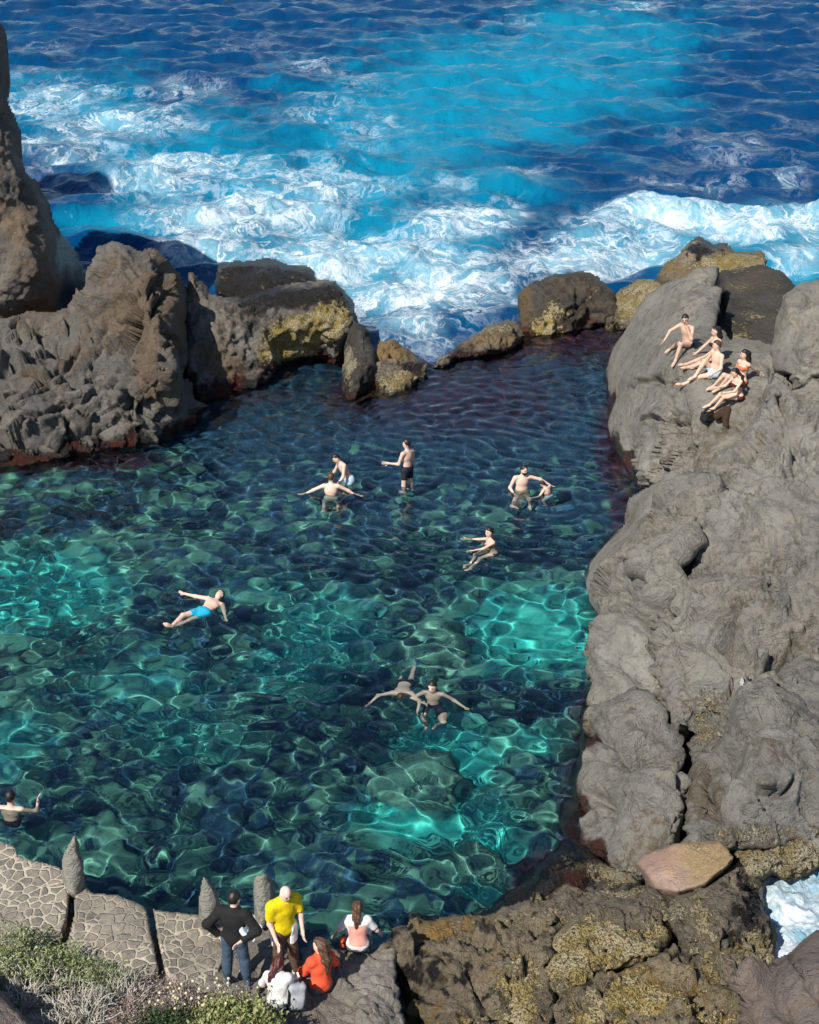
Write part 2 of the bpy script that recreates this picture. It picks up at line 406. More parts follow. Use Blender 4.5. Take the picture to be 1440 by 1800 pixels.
    for k, b in enumerate(back):
        hr = np.hypot(base[:, 0], base[:, 1]); nb = base.copy()
        nb[:, :2] = base[:, :2] * (1 + b / hr)[:, None] + (cen - base)[:, :2] * np.array([.04, 0])
        nb[:, 2] = base[:, 2] - b * np.maximum(drop, (CAM_H - base[:, 2]) / hr + .30) - .03
        nb += min(.12, .15 * b) * np.stack([fbm(nb * .9 + 5 * j, 2, seed + j) for j in range(3)], 1)
        new = off + np.arange(len(bv)); off += len(bv)
        a, c2 = be[:, 0], be[:, 1]
        la, lc = last[rm[a]], last[rm[c2]]
        allF.append(np.stack([lc, la, new[rm[a]], new[rm[c2]]], 1))
        allV.append(nb); allM.append(mk[bv]); last = new
    VV_, FF_ = np.concatenate(allV), np.concatenate(allF)
    o = mesh_obj(name, VV_, FF_, mat, attrs={'mask': np.concatenate(allM)})
    o.cycles.is_caustics_receiver = True
    tag(o, label, cat, group, kind)
    if keep: BVH[name if not label else label] = BVHTree.FromPolygons(VV_.tolist(), FF_.tolist())
    return o
def touch(u, v, default_z=1.0):
    """the first rock surface seen at this place of the photo"""
    d = ray(np.array(u), np.array(v)); d = d / np.linalg.norm(d); best = None
    for b in BVH.values():
        h = b.ray_cast(Vector((0, 0, CAM_H)), Vector(d))
        if h[0] is not None and (best is None or h[3] < best[1]): best = (np.array(h[0]), h[3])
    return best[0] if best else at_z(np.array(u), np.array(v), default_z)

def ell(U, V, lst):
    r = np.zeros(U.shape)
    for (bu, bv, ru, rv, st) in lst:
        r = np.maximum(r, st * np.exp(-(((U - bu) / ru) ** 2 + ((V - bv) / rv) ** 2) ** 1.2)) if st > 0 else r * (1 + st * np.exp(-(((U - bu) / ru) ** 2 + ((V - bv) / rv) ** 2)))
    return r

# ------------------------------------------------------------------ sea
BARRIER = np.array([(-900, 590), (150, 590), (340, 575), (560, 590), (690, 622), (757, 640), (800, 622), (900, 575), (1080, 545), (1300, 520), (2300, 520)], float)
def fan(us, vs, z=0.):
    U, V = np.meshgrid(us, vs); P = at_z(U, V, z); return U, V, P
def grid_faces(keep):
    n, m = keep.shape; idx = np.arange(n * m).reshape(n, m)
    ok = keep[:-1, :-1] & keep[:-1, 1:] & keep[1:, 1:] & keep[1:, :-1]
    return np.stack([idx[1:, :-1], idx[1:, 1:], idx[:-1, 1:], idx[:-1, :-1]], -1)[ok]
def compact(P, F, *att):
    used = np.unique(F); rm = np.full(len(P), -1); rm[used] = np.arange(len(used))
    return (P[used], rm[F]) + tuple(a[used] for a in att)

FOAM = [(90, 180, 150, 55, .68), (240, 215, 170, 60, .62), (130, 250, 140, 60, .7), (330, 300, 240, 50, .70), (460, 370, 240, 60, .85), (240, 330, 120, 40, .7),
        (380, 430, 130, 60, .86), (600, 450, 240, 80, .92), (760, 500, 190, 90, .92), (560, 320, 200, 36, .62), (700, 575, 120, 70, .8),
        (800, 385, 120, 45, .88), (890, 370, 60, 50, .62), (1010, 450, 150, 55, .92), (1150, 385, 160, 36, 1.0), (1330, 395, 170, 32, 1.0), (1420, 440, 90, 50, .8),
        (1090, 440, 170, 45, .82), (1270, 275, 110, 45, .46), (1380, 310, 100, 36, .44), (1190, 240, 90, 30, .34), (640, 150, 70, 26, .52), (530, 115, 110, 34, .46),
        (430, 75, 90, 18, .46), (90, 85, 80, 20, .44), (900, 40, 70, 16, .50), (1120, 12, 70, 18, .55), (650, 235, 90, 50, .5), (560, 190, 120, 40, .5), (1400, 215, 60, 30, .42),
        (720, 240, 60, 30, .4), (800, 330, 70, 36, .5), (1230, 325, 180, 30, .42), (930, 300, 120, 30, .4), (330, 160, 120, 40, .5)]
AER = [(900, 150, 330, 110, 1.), (700, 220, 260, 100, 1.), (1060, 70, 260, 80, .85), (640, 310, 220, 60, .9), (210, 392, 120, 30, 1.), (420, 330, 330, 110, .75),
       (650, 440, 330, 130, .85), (1250, 410, 330, 70, .85), (1010, 150, 250, 90, .8), (120, 190, 220, 100, .7), (1400, 470, 80, 60, 1.), (820, 320, 170, 60, .75), (300, 250, 250, 100, .7),
       (1330, 130, 120, 120, -.75), (1240, 290, 220, 45, -.45), (930, 410, 50, 40, -.6), (115, 340, 60, 50, -.2)]  # last entry paints the round cast shadow into the water colour
vs = np.concatenate([-318 + np.geomspace(4, 300, 40), np.arange(-16, 650, 1.9)])
us = np.concatenate([np.arange(-900, -60, 14), np.arange(-60, 1500, 3.4), np.arange(1500, 2300, 14)])
U, V, P = fan(us, vs)
keep = V < np.interp(U, BARRIER[:, 0], BARRIER[:, 1]) + 3
F = grid_faces(keep)
P = P.reshape(-1, 3); X, Yw = P[:, 0].copy(), P[:, 1].copy()
foam = ell(U, V, FOAM).ravel(); aer = ell(U, V, AER).ravel()
Z = np.zeros(len(P)); far = np.clip(160 / (Yw + 1e-6), 0, 1)
wr = np.random.default_rng(3)
wx = X + .8 * fbm(np.c_[X * .12, Yw * .12, 0 * X], 3, 71); wy = Yw + 1.2 * fbm(np.c_[X * .12, Yw * .12, 0 * X + 9], 3, 72)
for k in range(64):
    lam = np.exp(wr.uniform(np.log(1.3), np.log(9.))); a = math.pi / 2 + wr.normal(0, .62); ph = wr.uniform(0, 6.28)
    s = np.sin(6.283 / lam * (wx * math.cos(a) + wy * math.sin(a)) + ph)
    Z += .0066 * lam ** .95 * (s + .35 * np.cos(2 * np.arcsin(np.clip(s, -1, 1)))) * far
Z += .16 * fbm(np.c_[X * .35, Yw * .22, 0 * X], 4, 12) * far
Z += .10 * sstep(.3, .9, foam) * (ridged(np.c_[X * .8, Yw * .6, 0 * X], 4, 15) - 1.1)
# a low breaker rolling in towards the reef on the right
cr = 372 + .0003 * (U.ravel() - 1180) ** 2 + 8 * np.sin(U.ravel() / 47.)
Z += .75 * np.exp(-((V.ravel() - cr) / 12) ** 2) * sstep(1000, 1120, U.ravel())
edge = np.interp(U.ravel(), BARRIER[:, 0], BARRIER[:, 1]) - V.ravel()
Z *= sstep(0, 40, edge) * .9 + .1
P[:, 2] = Z - .04
P, F, foam, aer = compact(P, F, foam, aer)
t = NT('sea_water'); Pn = t.pos(); R, G, B, A = t.attr('mask')
sc = t.scale(Pn, (1, .62, 1))
wv = t.n('TexNoise'); t.l(sc, wv.inputs['Vector']); wv.inputs['Scale'].default_value = .45; wv.inputs['Detail'].default_value = 5
wa = t.n('VectorMath', operation='MULTIPLY_ADD'); t.l(wv.outputs['Color'], wa.inputs[0]); wa.inputs[1].default_value = (3.2, 3.2, 3.2); t.l(sc, wa.inputs[2])
n1 = t.noise(wa.outputs[0], .55, 7, .62, .6); n2 = t.noise(wa.outputs[0], 1.9, 6, .6, .3); n3 = t.noise(sc, .30, 4, .55)
def lace(x, w):
    a = t.math('ABSOLUTE', t.math('SUBTRACT', x, .5)); return t.ramp(a, w, 0.)
l1 = lace(n1, .060); l3 = lace(t.noise(wa.outputs[0], .26, 7, .62, .7), .030)
dens = t.math('ADD', R, t.math('MULTIPLY', t.math('SUBTRACT', n3, .5), 1.0))
brk = t.noise(wa.outputs[0], 1.1, 8, .72, .4)
net = t.math('MULTIPLY', t.math('MAXIMUM', l1, l3), t.ramp(brk, .34, .60))
fo = t.math('MULTIPLY', net, t.ramp(dens, .20, .85))
wisp = t.ramp(t.math('ADD', t.math('MULTIPLY', dens, .42), t.noise(t.scale(wa.outputs[0], (.8, 1.25, 1)), 1.5, 9, .72, .25)), .80, 1.06)
sheet = t.ramp(t.math('ADD', t.math('MULTIPLY', dens, .75), t.math('MULTIPLY', t.math('SUBTRACT', n1, .5), 1.5)), .82, 1.15)
fo = t.math('MAXIMUM', t.math('MAXIMUM', t.math('MULTIPLY', fo, .85), t.math('MULTIPLY', wisp, .9)), t.math('MULTIPLY', sheet, .7))
fo = t.math('MULTIPLY', fo, t.ramp(t.noise(sc, 7., 4, .7), .1, .5))
av = t.math('ADD', G, t.math('MULTIPLY', t.math('SUBTRACT', t.noise(wa.outputs[0], .28, 6, .6), .5), 1.5))
c = t.mix(t.ramp(av, .1, .95), (.001, .042, .130), (.003, .195, .325))
milk = t.ramp(t.math('ADD', dens, t.math('MULTIPLY', t.math('SUBTRACT', n1, .5), .8)), .35, 1.05)
c = t.mix(t.math('MULTIPLY', milk, .82), c, (.22, .45, .56))
c = t.mix(fo, c, (.80, .84, .88))
t.l(c, t.p.inputs['Base Color'])
t.l(t.math('ADD', .10, t.math('MULTIPLY', fo, .6)), t.p.inputs['Roughness'])
t.p.inputs['IOR'].default_value = 1.33; t.p.inputs['Specular IOR Level'].default_value = .09
hb = t.math('ADD', t.math('MULTIPLY', t.noise(t.scale(Pn, (1, .7, 1)), 1.1, 5, .6, .4), .7), t.math('MULTIPLY', t.noise(t.scale(Pn, (1, .8, 1)), 4.5, 4, .55), .12))
hb = t.math('ADD', hb, t.math('MULTIPLY', fo, .12))
t.l(t.bump(hb, .8, .34), t.p.inputs['Normal'])
sea = mesh_obj('sea', P, F, t.m, attrs={'mask': np.c_[foam, aer, 0 * foam, 0 * foam + 1]})
tag(sea, kind='structure')

# ------------------------------------------------------------------ pool water (its ripples really focus the sun on the bed)
SWIM = [(582, 866), (610, 845), (716, 852), (922, 862), (960, 866), (860, 952), (352, 1075), (700, 1228), (760, 1226), (18, 1420)]
vs = np.concatenate([np.arange(540, 1000, 1.9), np.arange(1000, 1780, 3.1)])
us = np.concatenate([np.arange(-420, -30, 12.), np.arange(-30, 1200, 3.4)])
U, V, P = fan(us, vs); Pg = P.reshape(-1, 3).copy(); X, Yw = Pg[:, 0], Pg[:, 1]
keep = V > np.interp(U, BARRIER[:, 0], BARRIER[:, 1]) - 3
Z = np.zeros(len(Pg)); wr = np.random.default_rng(21)
wx = X + .5 * fbm(np.c_[X * .3, Yw * .3, 0 * X], 3, 81); wy = Yw + .5 * fbm(np.c_[X * .3, Yw * .3, 0 * X + 9], 3, 82)
gust = .75 + .9 * fbm(np.c_[X * .16, Yw * .16, 0 * X], 3, 91)
gust = np.clip(gust, .7, 1.3) * (1 + .5 * sstep(30, 40, Yw))
for k in range(70):
    lam = np.exp(wr.uniform(np.log(.27), np.log(.85))); a = math.pi / 2 + wr.normal(0, 1.0); ph = wr.uniform(0, 6.28)
    fade = np.clip((lam - .18) / (.0072 * Yw), 0, 1)          # the finest ripples only where the sheet is fine enough
    Z += .0034 * lam * np.sin(6.283 / lam * (wx * math.cos(a) + wy * math.sin(a)) + ph) * fade * gust
for (su, sv) in SWIM:
    c0 = at_z(np.array(su), np.array(sv)); r = np.hypot(X - c0[0], Yw - c0[1])
    Z += .007 * np.sin(r * 6.283 / .42) * np.exp(-r / 1.0) * sstep(.1, .4, r)
Pg[:, 2] = Z
F = grid_faces(keep); Pg, F = compact(Pg, F)
t = NT('pool_water')
t.p.inputs['Base Color'].default_value = (.76, .95, .98, 1); t.p.inputs['Roughness'].default_value = 0
t.p.inputs['IOR'].default_value = 1.333; t.p.inputs['Transmission Weight'].default_value = 1
pool = mesh_obj('pool_water', Pg, F, t.m); tag(pool, kind='structure')
pool.cycles.is_caustics_caster = True

# ------------------------------------------------------------------ pool bed
xs = np.arange(-13., 9., .075); ys = np.arange(13.5, 52., .085)
X, Yg = np.meshgrid(xs, ys); x, y = X.ravel(), Yg.ravel()
def bed_px(depth):
    """where the middle of the bed is seen through the flat surface"""
    r = np.hypot(x, y); el = np.arctan2(CAM_H, r); sh = depth / np.tan(np.arccos(np.cos(el) / 1.333))
    k = (r - sh) / r
    return to_px(np.c_[x * k, y * k, 0 * x])
bu, bv = bed_px(1.6)
sand = ell(bu, bv, [(60, 1040, 200, 90, .8), (20, 1300, 120, 90, .5), (240, 1190, 260, 110, .42), (570, 1130, 150, 140, .62), (520, 1040, 160, 60, .45), (940, 1110, 170, 90, .85), (860, 1030, 150, 50, .4),
                    (770, 1330, 130, 90, .95), (730, 1430, 130, 80, 1.), (860, 1480, 70, 100, .8), (850, 1560, 70, 50, .7), (480, 1180, 110, 60, .5), (330, 1290, 160, 80, .5),
                    (930, 1290, 80, 40, .6), (300, 930, 200, 50, .2), (420, 1390, 160, 60, .22),
                    (640, 1280, 60, 120, -.75), (590, 960, 300, 60, -.5)])
mar = ell(bu, bv, [(1080, 800, 45, 110, 1.), (1090, 900, 40, 80, .8), (1010, 620, 260, 70, .8), (640, 720, 120, 45, .8), (1030, 1430, 70, 200, .8), (950, 1560, 90, 80, .9), (420, 720, 200, 30, .6), (150, 830, 240, 26, .8), (870, 640, 150, 40, .8), (790, 715, 340, 115, .72), (1030, 1270, 40, 120, .7)])
shal = ell(bu, bv, [(805, 690, 60, 45, .8), (780, 720, 40, 30, .7), (940, 650, 60, 26, .75), (400, 750, 160, 40, .5), (200, 860, 260, 40, .45)])
base = -np.interp(bv, [560, 650, 760, 900, 1050, 1300, 1500, 1700], [.5, .7, .85, 1.25, 1.7, 1.9, 1.6, 1.3])
p = np.c_[x, y, 0 * x]
hb = .22 * fbm(p * .5, 3, 5) + .06 * fbm(p * 2.4, 3, 6)
crnd = np.zeros(len(x)); cob = np.zeros(len(x))
for sc, am in ((.7, .22), (1.7, .24), (3.2, .15)):
    F1, F2, C, ID = worley(np.c_[(p + .3 * np.c_[fbm(p * .8, 2, 3), fbm(p * .8 + 5, 2, 4), 0 * x])[:, :2] * sc, 0 * x + .5], 50 + int(sc * 9))
    dome = np.sqrt(np.clip(1 - (F1 / .75) ** 2, 0, 1))
    hb += am * (dome - .4) * (1 - .72 * np.clip(sand, 0, 1)); crnd += (cellrand(ID, 4) - .5) * (.25 if sc < 1 else .7) + .28 * (dome - .6)
Zb = np.minimum(base + hb + .55 * shal, -.14)
Zb = np.where(bv < np.interp(bu, BARRIER[:, 0], BARRIER[:, 1]) - 4, -3., Zb)
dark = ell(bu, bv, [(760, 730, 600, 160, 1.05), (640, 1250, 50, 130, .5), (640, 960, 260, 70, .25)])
# two pale boulders on the bed
for (cu, cv, rr, hh) in ((735, 1402, .95, .75), (768, 1165, .75, .5), (850, 1548, .5, .4)):
    c0 = at_z(np.array(cu), np.array(cv), -1.2); r = np.hypot((x - c0[0]), (y - c0[1]) * .8) / rr * (1 + .2 * fbm(p * 1.5, 2, 9))
    d = np.sqrt(np.clip(1 - r ** 2, 0, 1)); Zb += hh * d; mar = mar * (1 - d)
    shal = np.maximum(shal, .9 * sstep(0, .5, d)); sand = sand * (1 - .6 * sstep(0, .5, d))
idx = np.arange(X.size).reshape(X.shape)
F = np.stack([idx[:-1, :-1], idx[:-1, 1:], idx[1:, 1:], idx[1:, :-1]], -1).reshape(-1, 4)
t = NT('pool_bed_rock'); Pn = t.pos(); R, G, B, A = t.attr('mask')
mid = t.noise(Pn, 3.2, 6, .65); fin = t.noise(Pn, 13., 4, .65)
pv = t.n('TexVoronoi'); t.l(Pn, pv.inputs['Vector']); pv.inputs['Scale'].default_value = 3.4; ps = t.n('SeparateColor'); t.l(pv.outputs['Color'], ps.inputs[0])
A = t.math('ADD', A, t.math('MULTIPLY', t.math('SUBTRACT', ps.outputs[0], .5), .7))
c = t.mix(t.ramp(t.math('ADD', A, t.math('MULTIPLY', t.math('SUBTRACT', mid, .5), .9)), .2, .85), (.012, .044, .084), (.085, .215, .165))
c = t.mix(t.math('MULTIPLY', t.ramp(fin, .5, .7), .35), c, (.16, .25, .18))
c = t.mix(t.ramp(t.math('ADD', R, t.math('MULTIPLY', t.math('SUBTRACT', mid, .5), .55)), .18, .85), c, t.mix(t.ramp(mid, .35, .65), (.012, .30, .29), (.07, .50, .40)))
c = t.mix(t.ramp(t.math('ADD', B, t.math('MULTIPLY', t.math('SUBTRACT', mid, .5), .9)), .45, .85), c, t.mix(t.ramp(fin, .4, .6), (.15, .36, .27), (.11, .22, .16)))
c = t.mix(t.ramp(t.math('ADD', G, t.math('MULTIPLY', t.math('SUBTRACT', mid, .5), .8)), .35, .85), c, t.mix(t.ramp(fin, .4, .6), (.075, .016, .022), (.012, .012, .035)))
t.l(c, t.p.inputs['Base Color']); t.p.inputs['Roughness'].default_value = .9; t.p.inputs['Specular IOR Level'].default_value = .1
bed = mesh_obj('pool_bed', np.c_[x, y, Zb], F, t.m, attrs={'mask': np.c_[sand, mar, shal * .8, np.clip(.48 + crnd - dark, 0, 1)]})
tag(bed, kind='structure'); bed.cycles.is_caustics_receiver = True
# sea floor: one sheet under everything, out to the horizon
sf = mesh_obj('sea_floor', [(-4000, -20, -9), (4000, -20, -9), (4000, 7000, -9), (-4000, 7000, -9)], [(0, 1, 2, 3)], simple('sea_floor_sand', (.02, .06, .09)))
tag(sf, kind='structure')
# ================================================================== ROCKS ROUND THE POOL
relief('rock_crag', 'tall brown rock crag at the left edge of the photo, standing against the sea', 'rock',
    [(-260, -60), (-40, 0), (8, 45), (14, 70), (5, 110), (4, 150), (20, 185), (38, 225), (36, 270), (48, 300), (70, 318), (86, 350), (92, 385), (118, 420), (138, 445), (150, 470), (155, 495), (142, 530), (120, 600), (-260, 640)],
    [(-260, 0, 45), (-260, 600, 42), (0, 50, 45), (0, 200, 43.8), (38, 235, 44.2), (30, 290, 43.2), (48, 330, 43.4), (0, 400, 42.4), (60, 400, 42.6), (84, 440, 43.0), (92, 500, 43.2), (110, 430, 45), (135, 470, 46), (148, 500, 46), (125, 530, 45.5), (60, 540, 42.4), (0, 560, 42), (-100, 300, 42.6)],
    M_CRAG, 'crag', rnd=(22, .9), back=(1.5, 5), drop=.35, wet=.3, wetz=.6, seed=1,
    blobs=[(120, 470, 34, 80, 'w', 1.1), (20, 540, 40, 20, 'o', .5), (40, 440, 40, 60, 'o', .35)])  # first blob paints the shade of the right face into the colour
relief('rock_ridge', 'big grey and brown ridge with broken slate faces along the left of the pool', 'rock',
    [(-260, 560), (0, 562), (50, 546), (118, 546), (140, 520), (160, 470), (180, 437), (210, 425), (232, 432), (246, 440), (262, 430), (280, 438), (300, 452), (322, 476), (332, 520), (326, 560), (334, 600), (329, 650), (340, 700), (356, 742), (330, 762), (300, 774), (260, 788), (220, 802), (170, 814), (120, 824), (60, 836), (0, 838), (-260, 850)],
    [(-260, 565, 38.6), (-260, 845, 0), (-100, 700, 36), (0, 565, 39.0), (60, 550, 39.5), (140, 540, 39.8), (165, 465, 40.6), (210, 425, 40.6), (262, 430, 40.9), (300, 455, 41.0), (320, 480, 41.6), (330, 560, 40.8), (333, 650, 40.0), (345, 715, 39.0),
     (0, 700, 36.4), (100, 640, 37.3), (230, 600, 38.0), (230, 520, 39.0), (300, 560, 38.9), (308, 660, 37.6), (180, 700, 36.8), (100, 750, 35.9), (0, 780, 35.3), (280, 730, 37.0),
     (350, 742, 0), (300, 774, 0), (260, 788, 0), (220, 802, 0), (170, 814, 0), (120, 824, 0), (60, 836, 0), (0, 838, 0)],
    M_RIDGE, 'slate', rnd=(20, .7), back=(1.2, 3.5), wet=.4, wetz=.05, seed=2,
    blobs=[(240, 500, 110, 65, 'o', .42), (60, 580, 110, 34, 'o', .35), (255, 640, 18, 60, 'o', .6), (215, 560, 50, 30, 'o', .3), (40, 660, 40, 30, 'o', .35), (300, 570, 60, 120, 'o', .3), (90, 740, 180, 60, 'o', -.4), (290, 690, 50, 50, 'o', .3)])
relief('rock_ridge', 'brown ridge with dark wet top and yellow crust over a low arch', 'rock',
    [(318, 540), (326, 500), (338, 476), (356, 492), (372, 512), (400, 522), (440, 518), (470, 506), (520, 496), (565, 487), (592, 492), (612, 515), (628, 540), (630, 566), (618, 592), (604, 606), (602, 660), (580, 654), (562, 640), (530, 634), (505, 640), (482, 662), (452, 690), (420, 702), (385, 716), (352, 728), (336, 700), (330, 640)],
    [(322, 540, 41.8), (340, 480, 42.2), (372, 520, 42.2), (420, 528, 42.5), (470, 510, 43.2), (565, 490, 43.9), (625, 545, 43.4), (352, 728, 0), (420, 700, 0), (452, 690, 0), (482, 664, 41.6), (530, 636, 43.2), (562, 640, 43.2), (600, 658, 0), (345, 600, 40.9), (400, 600, 41.1), (470, 580, 42.0), (540, 570, 42.3), (600, 580, 42.3), (345, 680, 39.8), (500, 560, 42.4), (420, 650, 40.9)],
    M_RIDGE, 'reef', rnd=(16, .6), back=(1.0, 3.0), wet=.4, wetz=.1, seed=3,
    blobs=[(540, 585, 70, 38, 'g', .85), (585, 550, 30, 30, 'g', .7), (500, 600, 40, 30, 'g', .6), (470, 630, 40, 25, 'g', .45), (520, 520, 110, 26, 'w', .8), (600, 520, 40, 30, 'w', .7), (440, 560, 60, 60, 'w', .5), (600, 570, 30, 50, 'w', .4), (380, 600, 40, 70, 'o', .3), (470, 645, 120, 24, 'w', .5), (375, 705, 40, 24, 'w', .8)])
relief('boulder', 'flat-topped black wet boulder behind the brown ridge, against white surf', 'rock',
    [(376, 495), (385, 466), (420, 455), (470, 452), (500, 459), (540, 465), (555, 475), (562, 496), (540, 512), (520, 520), (480, 530), (440, 534), (400, 532), (378, 512)],
    [(378, 500, 44.8), (420, 458, 46), (470, 455, 46.2), (540, 468, 46), (560, 490, 45.4), (470, 490, 44.6), (400, 525, 44.2), (480, 526, 44.2), (540, 510, 44.6)],
    M_DARK, 'reef', rnd=(14, .5), back=(.8, 2.2), wet=.45, wetz=3.2, seed=4, amp=.8, blobs=[(400, 510, 30, 14, 'o', .9), (460, 522, 50, 10, 'o', .8)])
relief('boulder', 'dark rounded boulder ending the left arch, its foot in the pool', 'rock',
    [(600, 600), (606, 580), (622, 563), (640, 572), (655, 592), (668, 612), (670, 650), (664, 682), (642, 702), (618, 718), (598, 720), (598, 680)],
    [(602, 600, 42.2), (622, 568, 42.2), (640, 576, 41.9), (666, 620, 41.6), (635, 630, 40.9), (615, 680, 40.0), (650, 670, 40.4), (600, 718, 0), (620, 716, 0), (642, 702, 0), (664, 684, 0)],
    M_DARK, 'reef', rnd=(16, .7), back=(.8, 2.), wet=.35, wetz=.2, seed=5, amp=.8, blobs=[(612, 650, 12, 50, 'g', .5), (640, 600, 20, 30, 'p', .5)])
relief('rock_ledge', 'low reddish-brown rock ledge running down to the water gap', 'rock',
    [(655, 625), (668, 602), (690, 593), (715, 610), (745, 630), (760, 640), (756, 655), (752, 682), (722, 697), (692, 708), (662, 718), (618, 724), (640, 690)],
    [(668, 605, 42.2), (690, 596, 42.6), (715, 614, 42.6), (755, 640, 42.6), (690, 650, 41.3), (720, 660, 41.1), (650, 700, 0), (692, 707, 0), (722, 696, 0), (752, 680, 0), (622, 722, 0)],
    M_CRUST, 'crust', rnd=(14, .5), back=(.8, 2.), wet=.3, wetz=.05, seed=6, blobs=[(690, 610, 50, 26, 'o', 1.), (700, 680, 40, 20, 'g', .5), (740, 640, 24, 12, 'w', .6)])
relief('rock_ledge', 'long rust-brown ledge sloping up from the gap to the dark rock on its right', 'rock',
    [(752, 650), (770, 632), (790, 612), (830, 586), (870, 566), (892, 560), (912, 568), (930, 592), (902, 614), (850, 628), (800, 637), (776, 652)],
    [(756, 646, 42.2), (790, 613, 43.2), (830, 587, 44.2), (870, 567, 44.8), (895, 561, 44.9), (925, 590, 44.3), (900, 614, 43.7), (850, 628, 43.0), (800, 638, 42.5), (772, 652, 41.9), (860, 596, 43.8)],
    M_CRUST, 'crust', rnd=(12, .5), back=(.8, 2.), wet=.3, wetz=-.05, seed=7, blobs=[(840, 595, 90, 16, 'o', .9), (870, 580, 50, 10, 'g', .5), (850, 625, 110, 9, 'w', .9)])
relief('boulder', 'dark squarish rock at the head of the pool, right of the gap', 'rock',
    [(906, 592), (910, 545), (915, 510), (940, 491), (985, 480), (1015, 476), (1040, 481), (1065, 495), (1082, 510), (1088, 550), (1062, 580), (1040, 592), (1000, 594), (960, 598), (930, 604)],
    [(908, 590, 0), (912, 540, 46.4), (918, 512, 46.8), (985, 482, 47.6), (1040, 484, 47.6), (1080, 512, 47.2), (1000, 530, 46.1), (1085, 550, 46.4), (1000, 592, 0), (1050, 586, 0), (935, 600, 0)],
    M_DARK, 'reef', rnd=(15, .6), back=(.8, 2.4), wet=.25, wetz=.1, seed=8, blobs=[(922, 535, 12, 40, 'o', .9), (960, 580, 30, 14, 'g', .6), (1000, 545, 60, 40, 'g', .2), (1010, 490, 70, 14, 'w', .5), (990, 594, 100, 9, 'w', 1.)])
relief('rock_ledge', 'yellow crusted rock between the dark squarish rock and the grey slab', 'rock',
    [(1064, 560), (1074, 520), (1092, 505), (1120, 492), (1150, 487), (1172, 500), (1170, 530), (1150, 560), (1118, 585), (1090, 592), (1058, 590)],
    [(1068, 560, 46.2), (1076, 520, 47.0), (1120, 495, 47.2), (1165, 500, 46.5), (1115, 540, 46.0), (1150, 560, 44.6), (1090, 590, 0), (1062, 588, 0)],
    M_CRUST, 'crust', rnd=(12, .5), back=(.8, 2.4), wet=.25, wetz=.05, seed=9, blobs=[(1110, 530, 40, 30, 'g', .7), (1140, 500, 30, 16, 'g', .6), (1090, 590, 40, 10, 'w', .9)])
relief('boulder', 'black-capped rock with tan sides furthest out in the surf on the right', 'rock',
    [(1154, 486), (1170, 460), (1190, 446), (1205, 425), (1230, 413), (1256, 426), (1282, 431), (1290, 441), (1340, 437), (1352, 460), (1336, 500), (1290, 510), (1240, 510), (1200, 510), (1170, 500)],
    [(1160, 486, 46), (1190, 450, 46), (1230, 417, 46.6), (1282, 436, 46.6), (1340, 440, 47), (1240, 455, 45.3), (1310, 465, 45.6), (1200, 500, 44.6), (1330, 500, 44.6)],
    M_CRUST, 'reef', rnd=(14, .6), back=(1., 2.6), wet=.2, wetz=.3, seed=10, amp=.7, blobs=[(1235, 432, 36, 16, 'w', 1.2), (1180, 470, 24, 18, 'o', .5), (1300, 462, 60, 18, 'g', .75), (1250, 470, 40, 12, 'g', .4)])
relief('rock_ledge', 'wet brown reef top behind the sunbathers, seen between two grey rocks', 'rock',
    [(1225, 500), (1262, 476), (1300, 468), (1350, 466), (1385, 480), (1402, 505), (1390, 560), (1370, 600), (1345, 640), (1290, 640), (1248, 620), (1240, 560)],
    [(1240, 500, 43), (1300, 472, 44.5), (1390, 488, 43.5), (1250, 620, 37.6), (1300, 640, 36.4), (1350, 620, 37), (1320, 560, 39.5)],
    M_DARK, 'reef', rnd=(10, .5), back=(.8, 2.), wet=.3, wetz=2.0, seed=11, amp=.8, blobs=[(1310, 500, 60, 30, 'o', .3), (1300, 580, 60, 30, 'g', .25)])
relief('rock_slab', 'large dark grey slab the sunbathers sit on, dropping into the pool', 'rock',
    [(1060, 645), (1074, 612), (1090, 592), (1112, 560), (1132, 522), (1165, 500), (1200, 486), (1232, 469), (1262, 470), (1270, 500), (1266, 540), (1262, 576), (1280, 592), (1340, 598), (1400, 630), (1420, 720), (1330, 800), (1280, 850), (1220, 880), (1120, 880), (1106, 858), (1092, 838), (1078, 800), (1066, 750), (1060, 700)],
    [(1062, 650, 42.2), (1075, 612, 43), (1112, 562, 42.5), (1165, 502, 41.4), (1200, 488, 40.6), (1240, 472, 40.4), (1264, 480, 40.6), (1264, 560, 37.5), (1150, 560, 40), (1120, 600, 40), (1100, 650, 38.9), (1190, 560, 37.6), (1190, 640, 33.8), (1225, 590, 35.3), (1260, 660, 33.0), (1300, 690, 32.1), (1340, 640, 33.0), (1180, 740, 32.6), (1120, 740, 34.6), (1240, 800, 31.2), (1330, 790, 30.4), (1400, 640, 33), (1400, 720, 31), (1165, 690, 33.8), (1064, 750, 0), (1080, 805, 0), (1108, 862, 0), (1180, 850, 31.8), (1200, 880, 31)],
    M_BASALT, 'basalt', rnd=(18, .8), back=(.8, 2.), wet=.45, wetz=.0, seed=12, calm=[(1245, 660, 95, 85, .85)], amp=.85, blobs=[(1150, 620, 90, 120, 'p', -.4), (1160, 800, 60, 60, 'w', .18), (1090, 840, 24, 30, 'w', .9)])
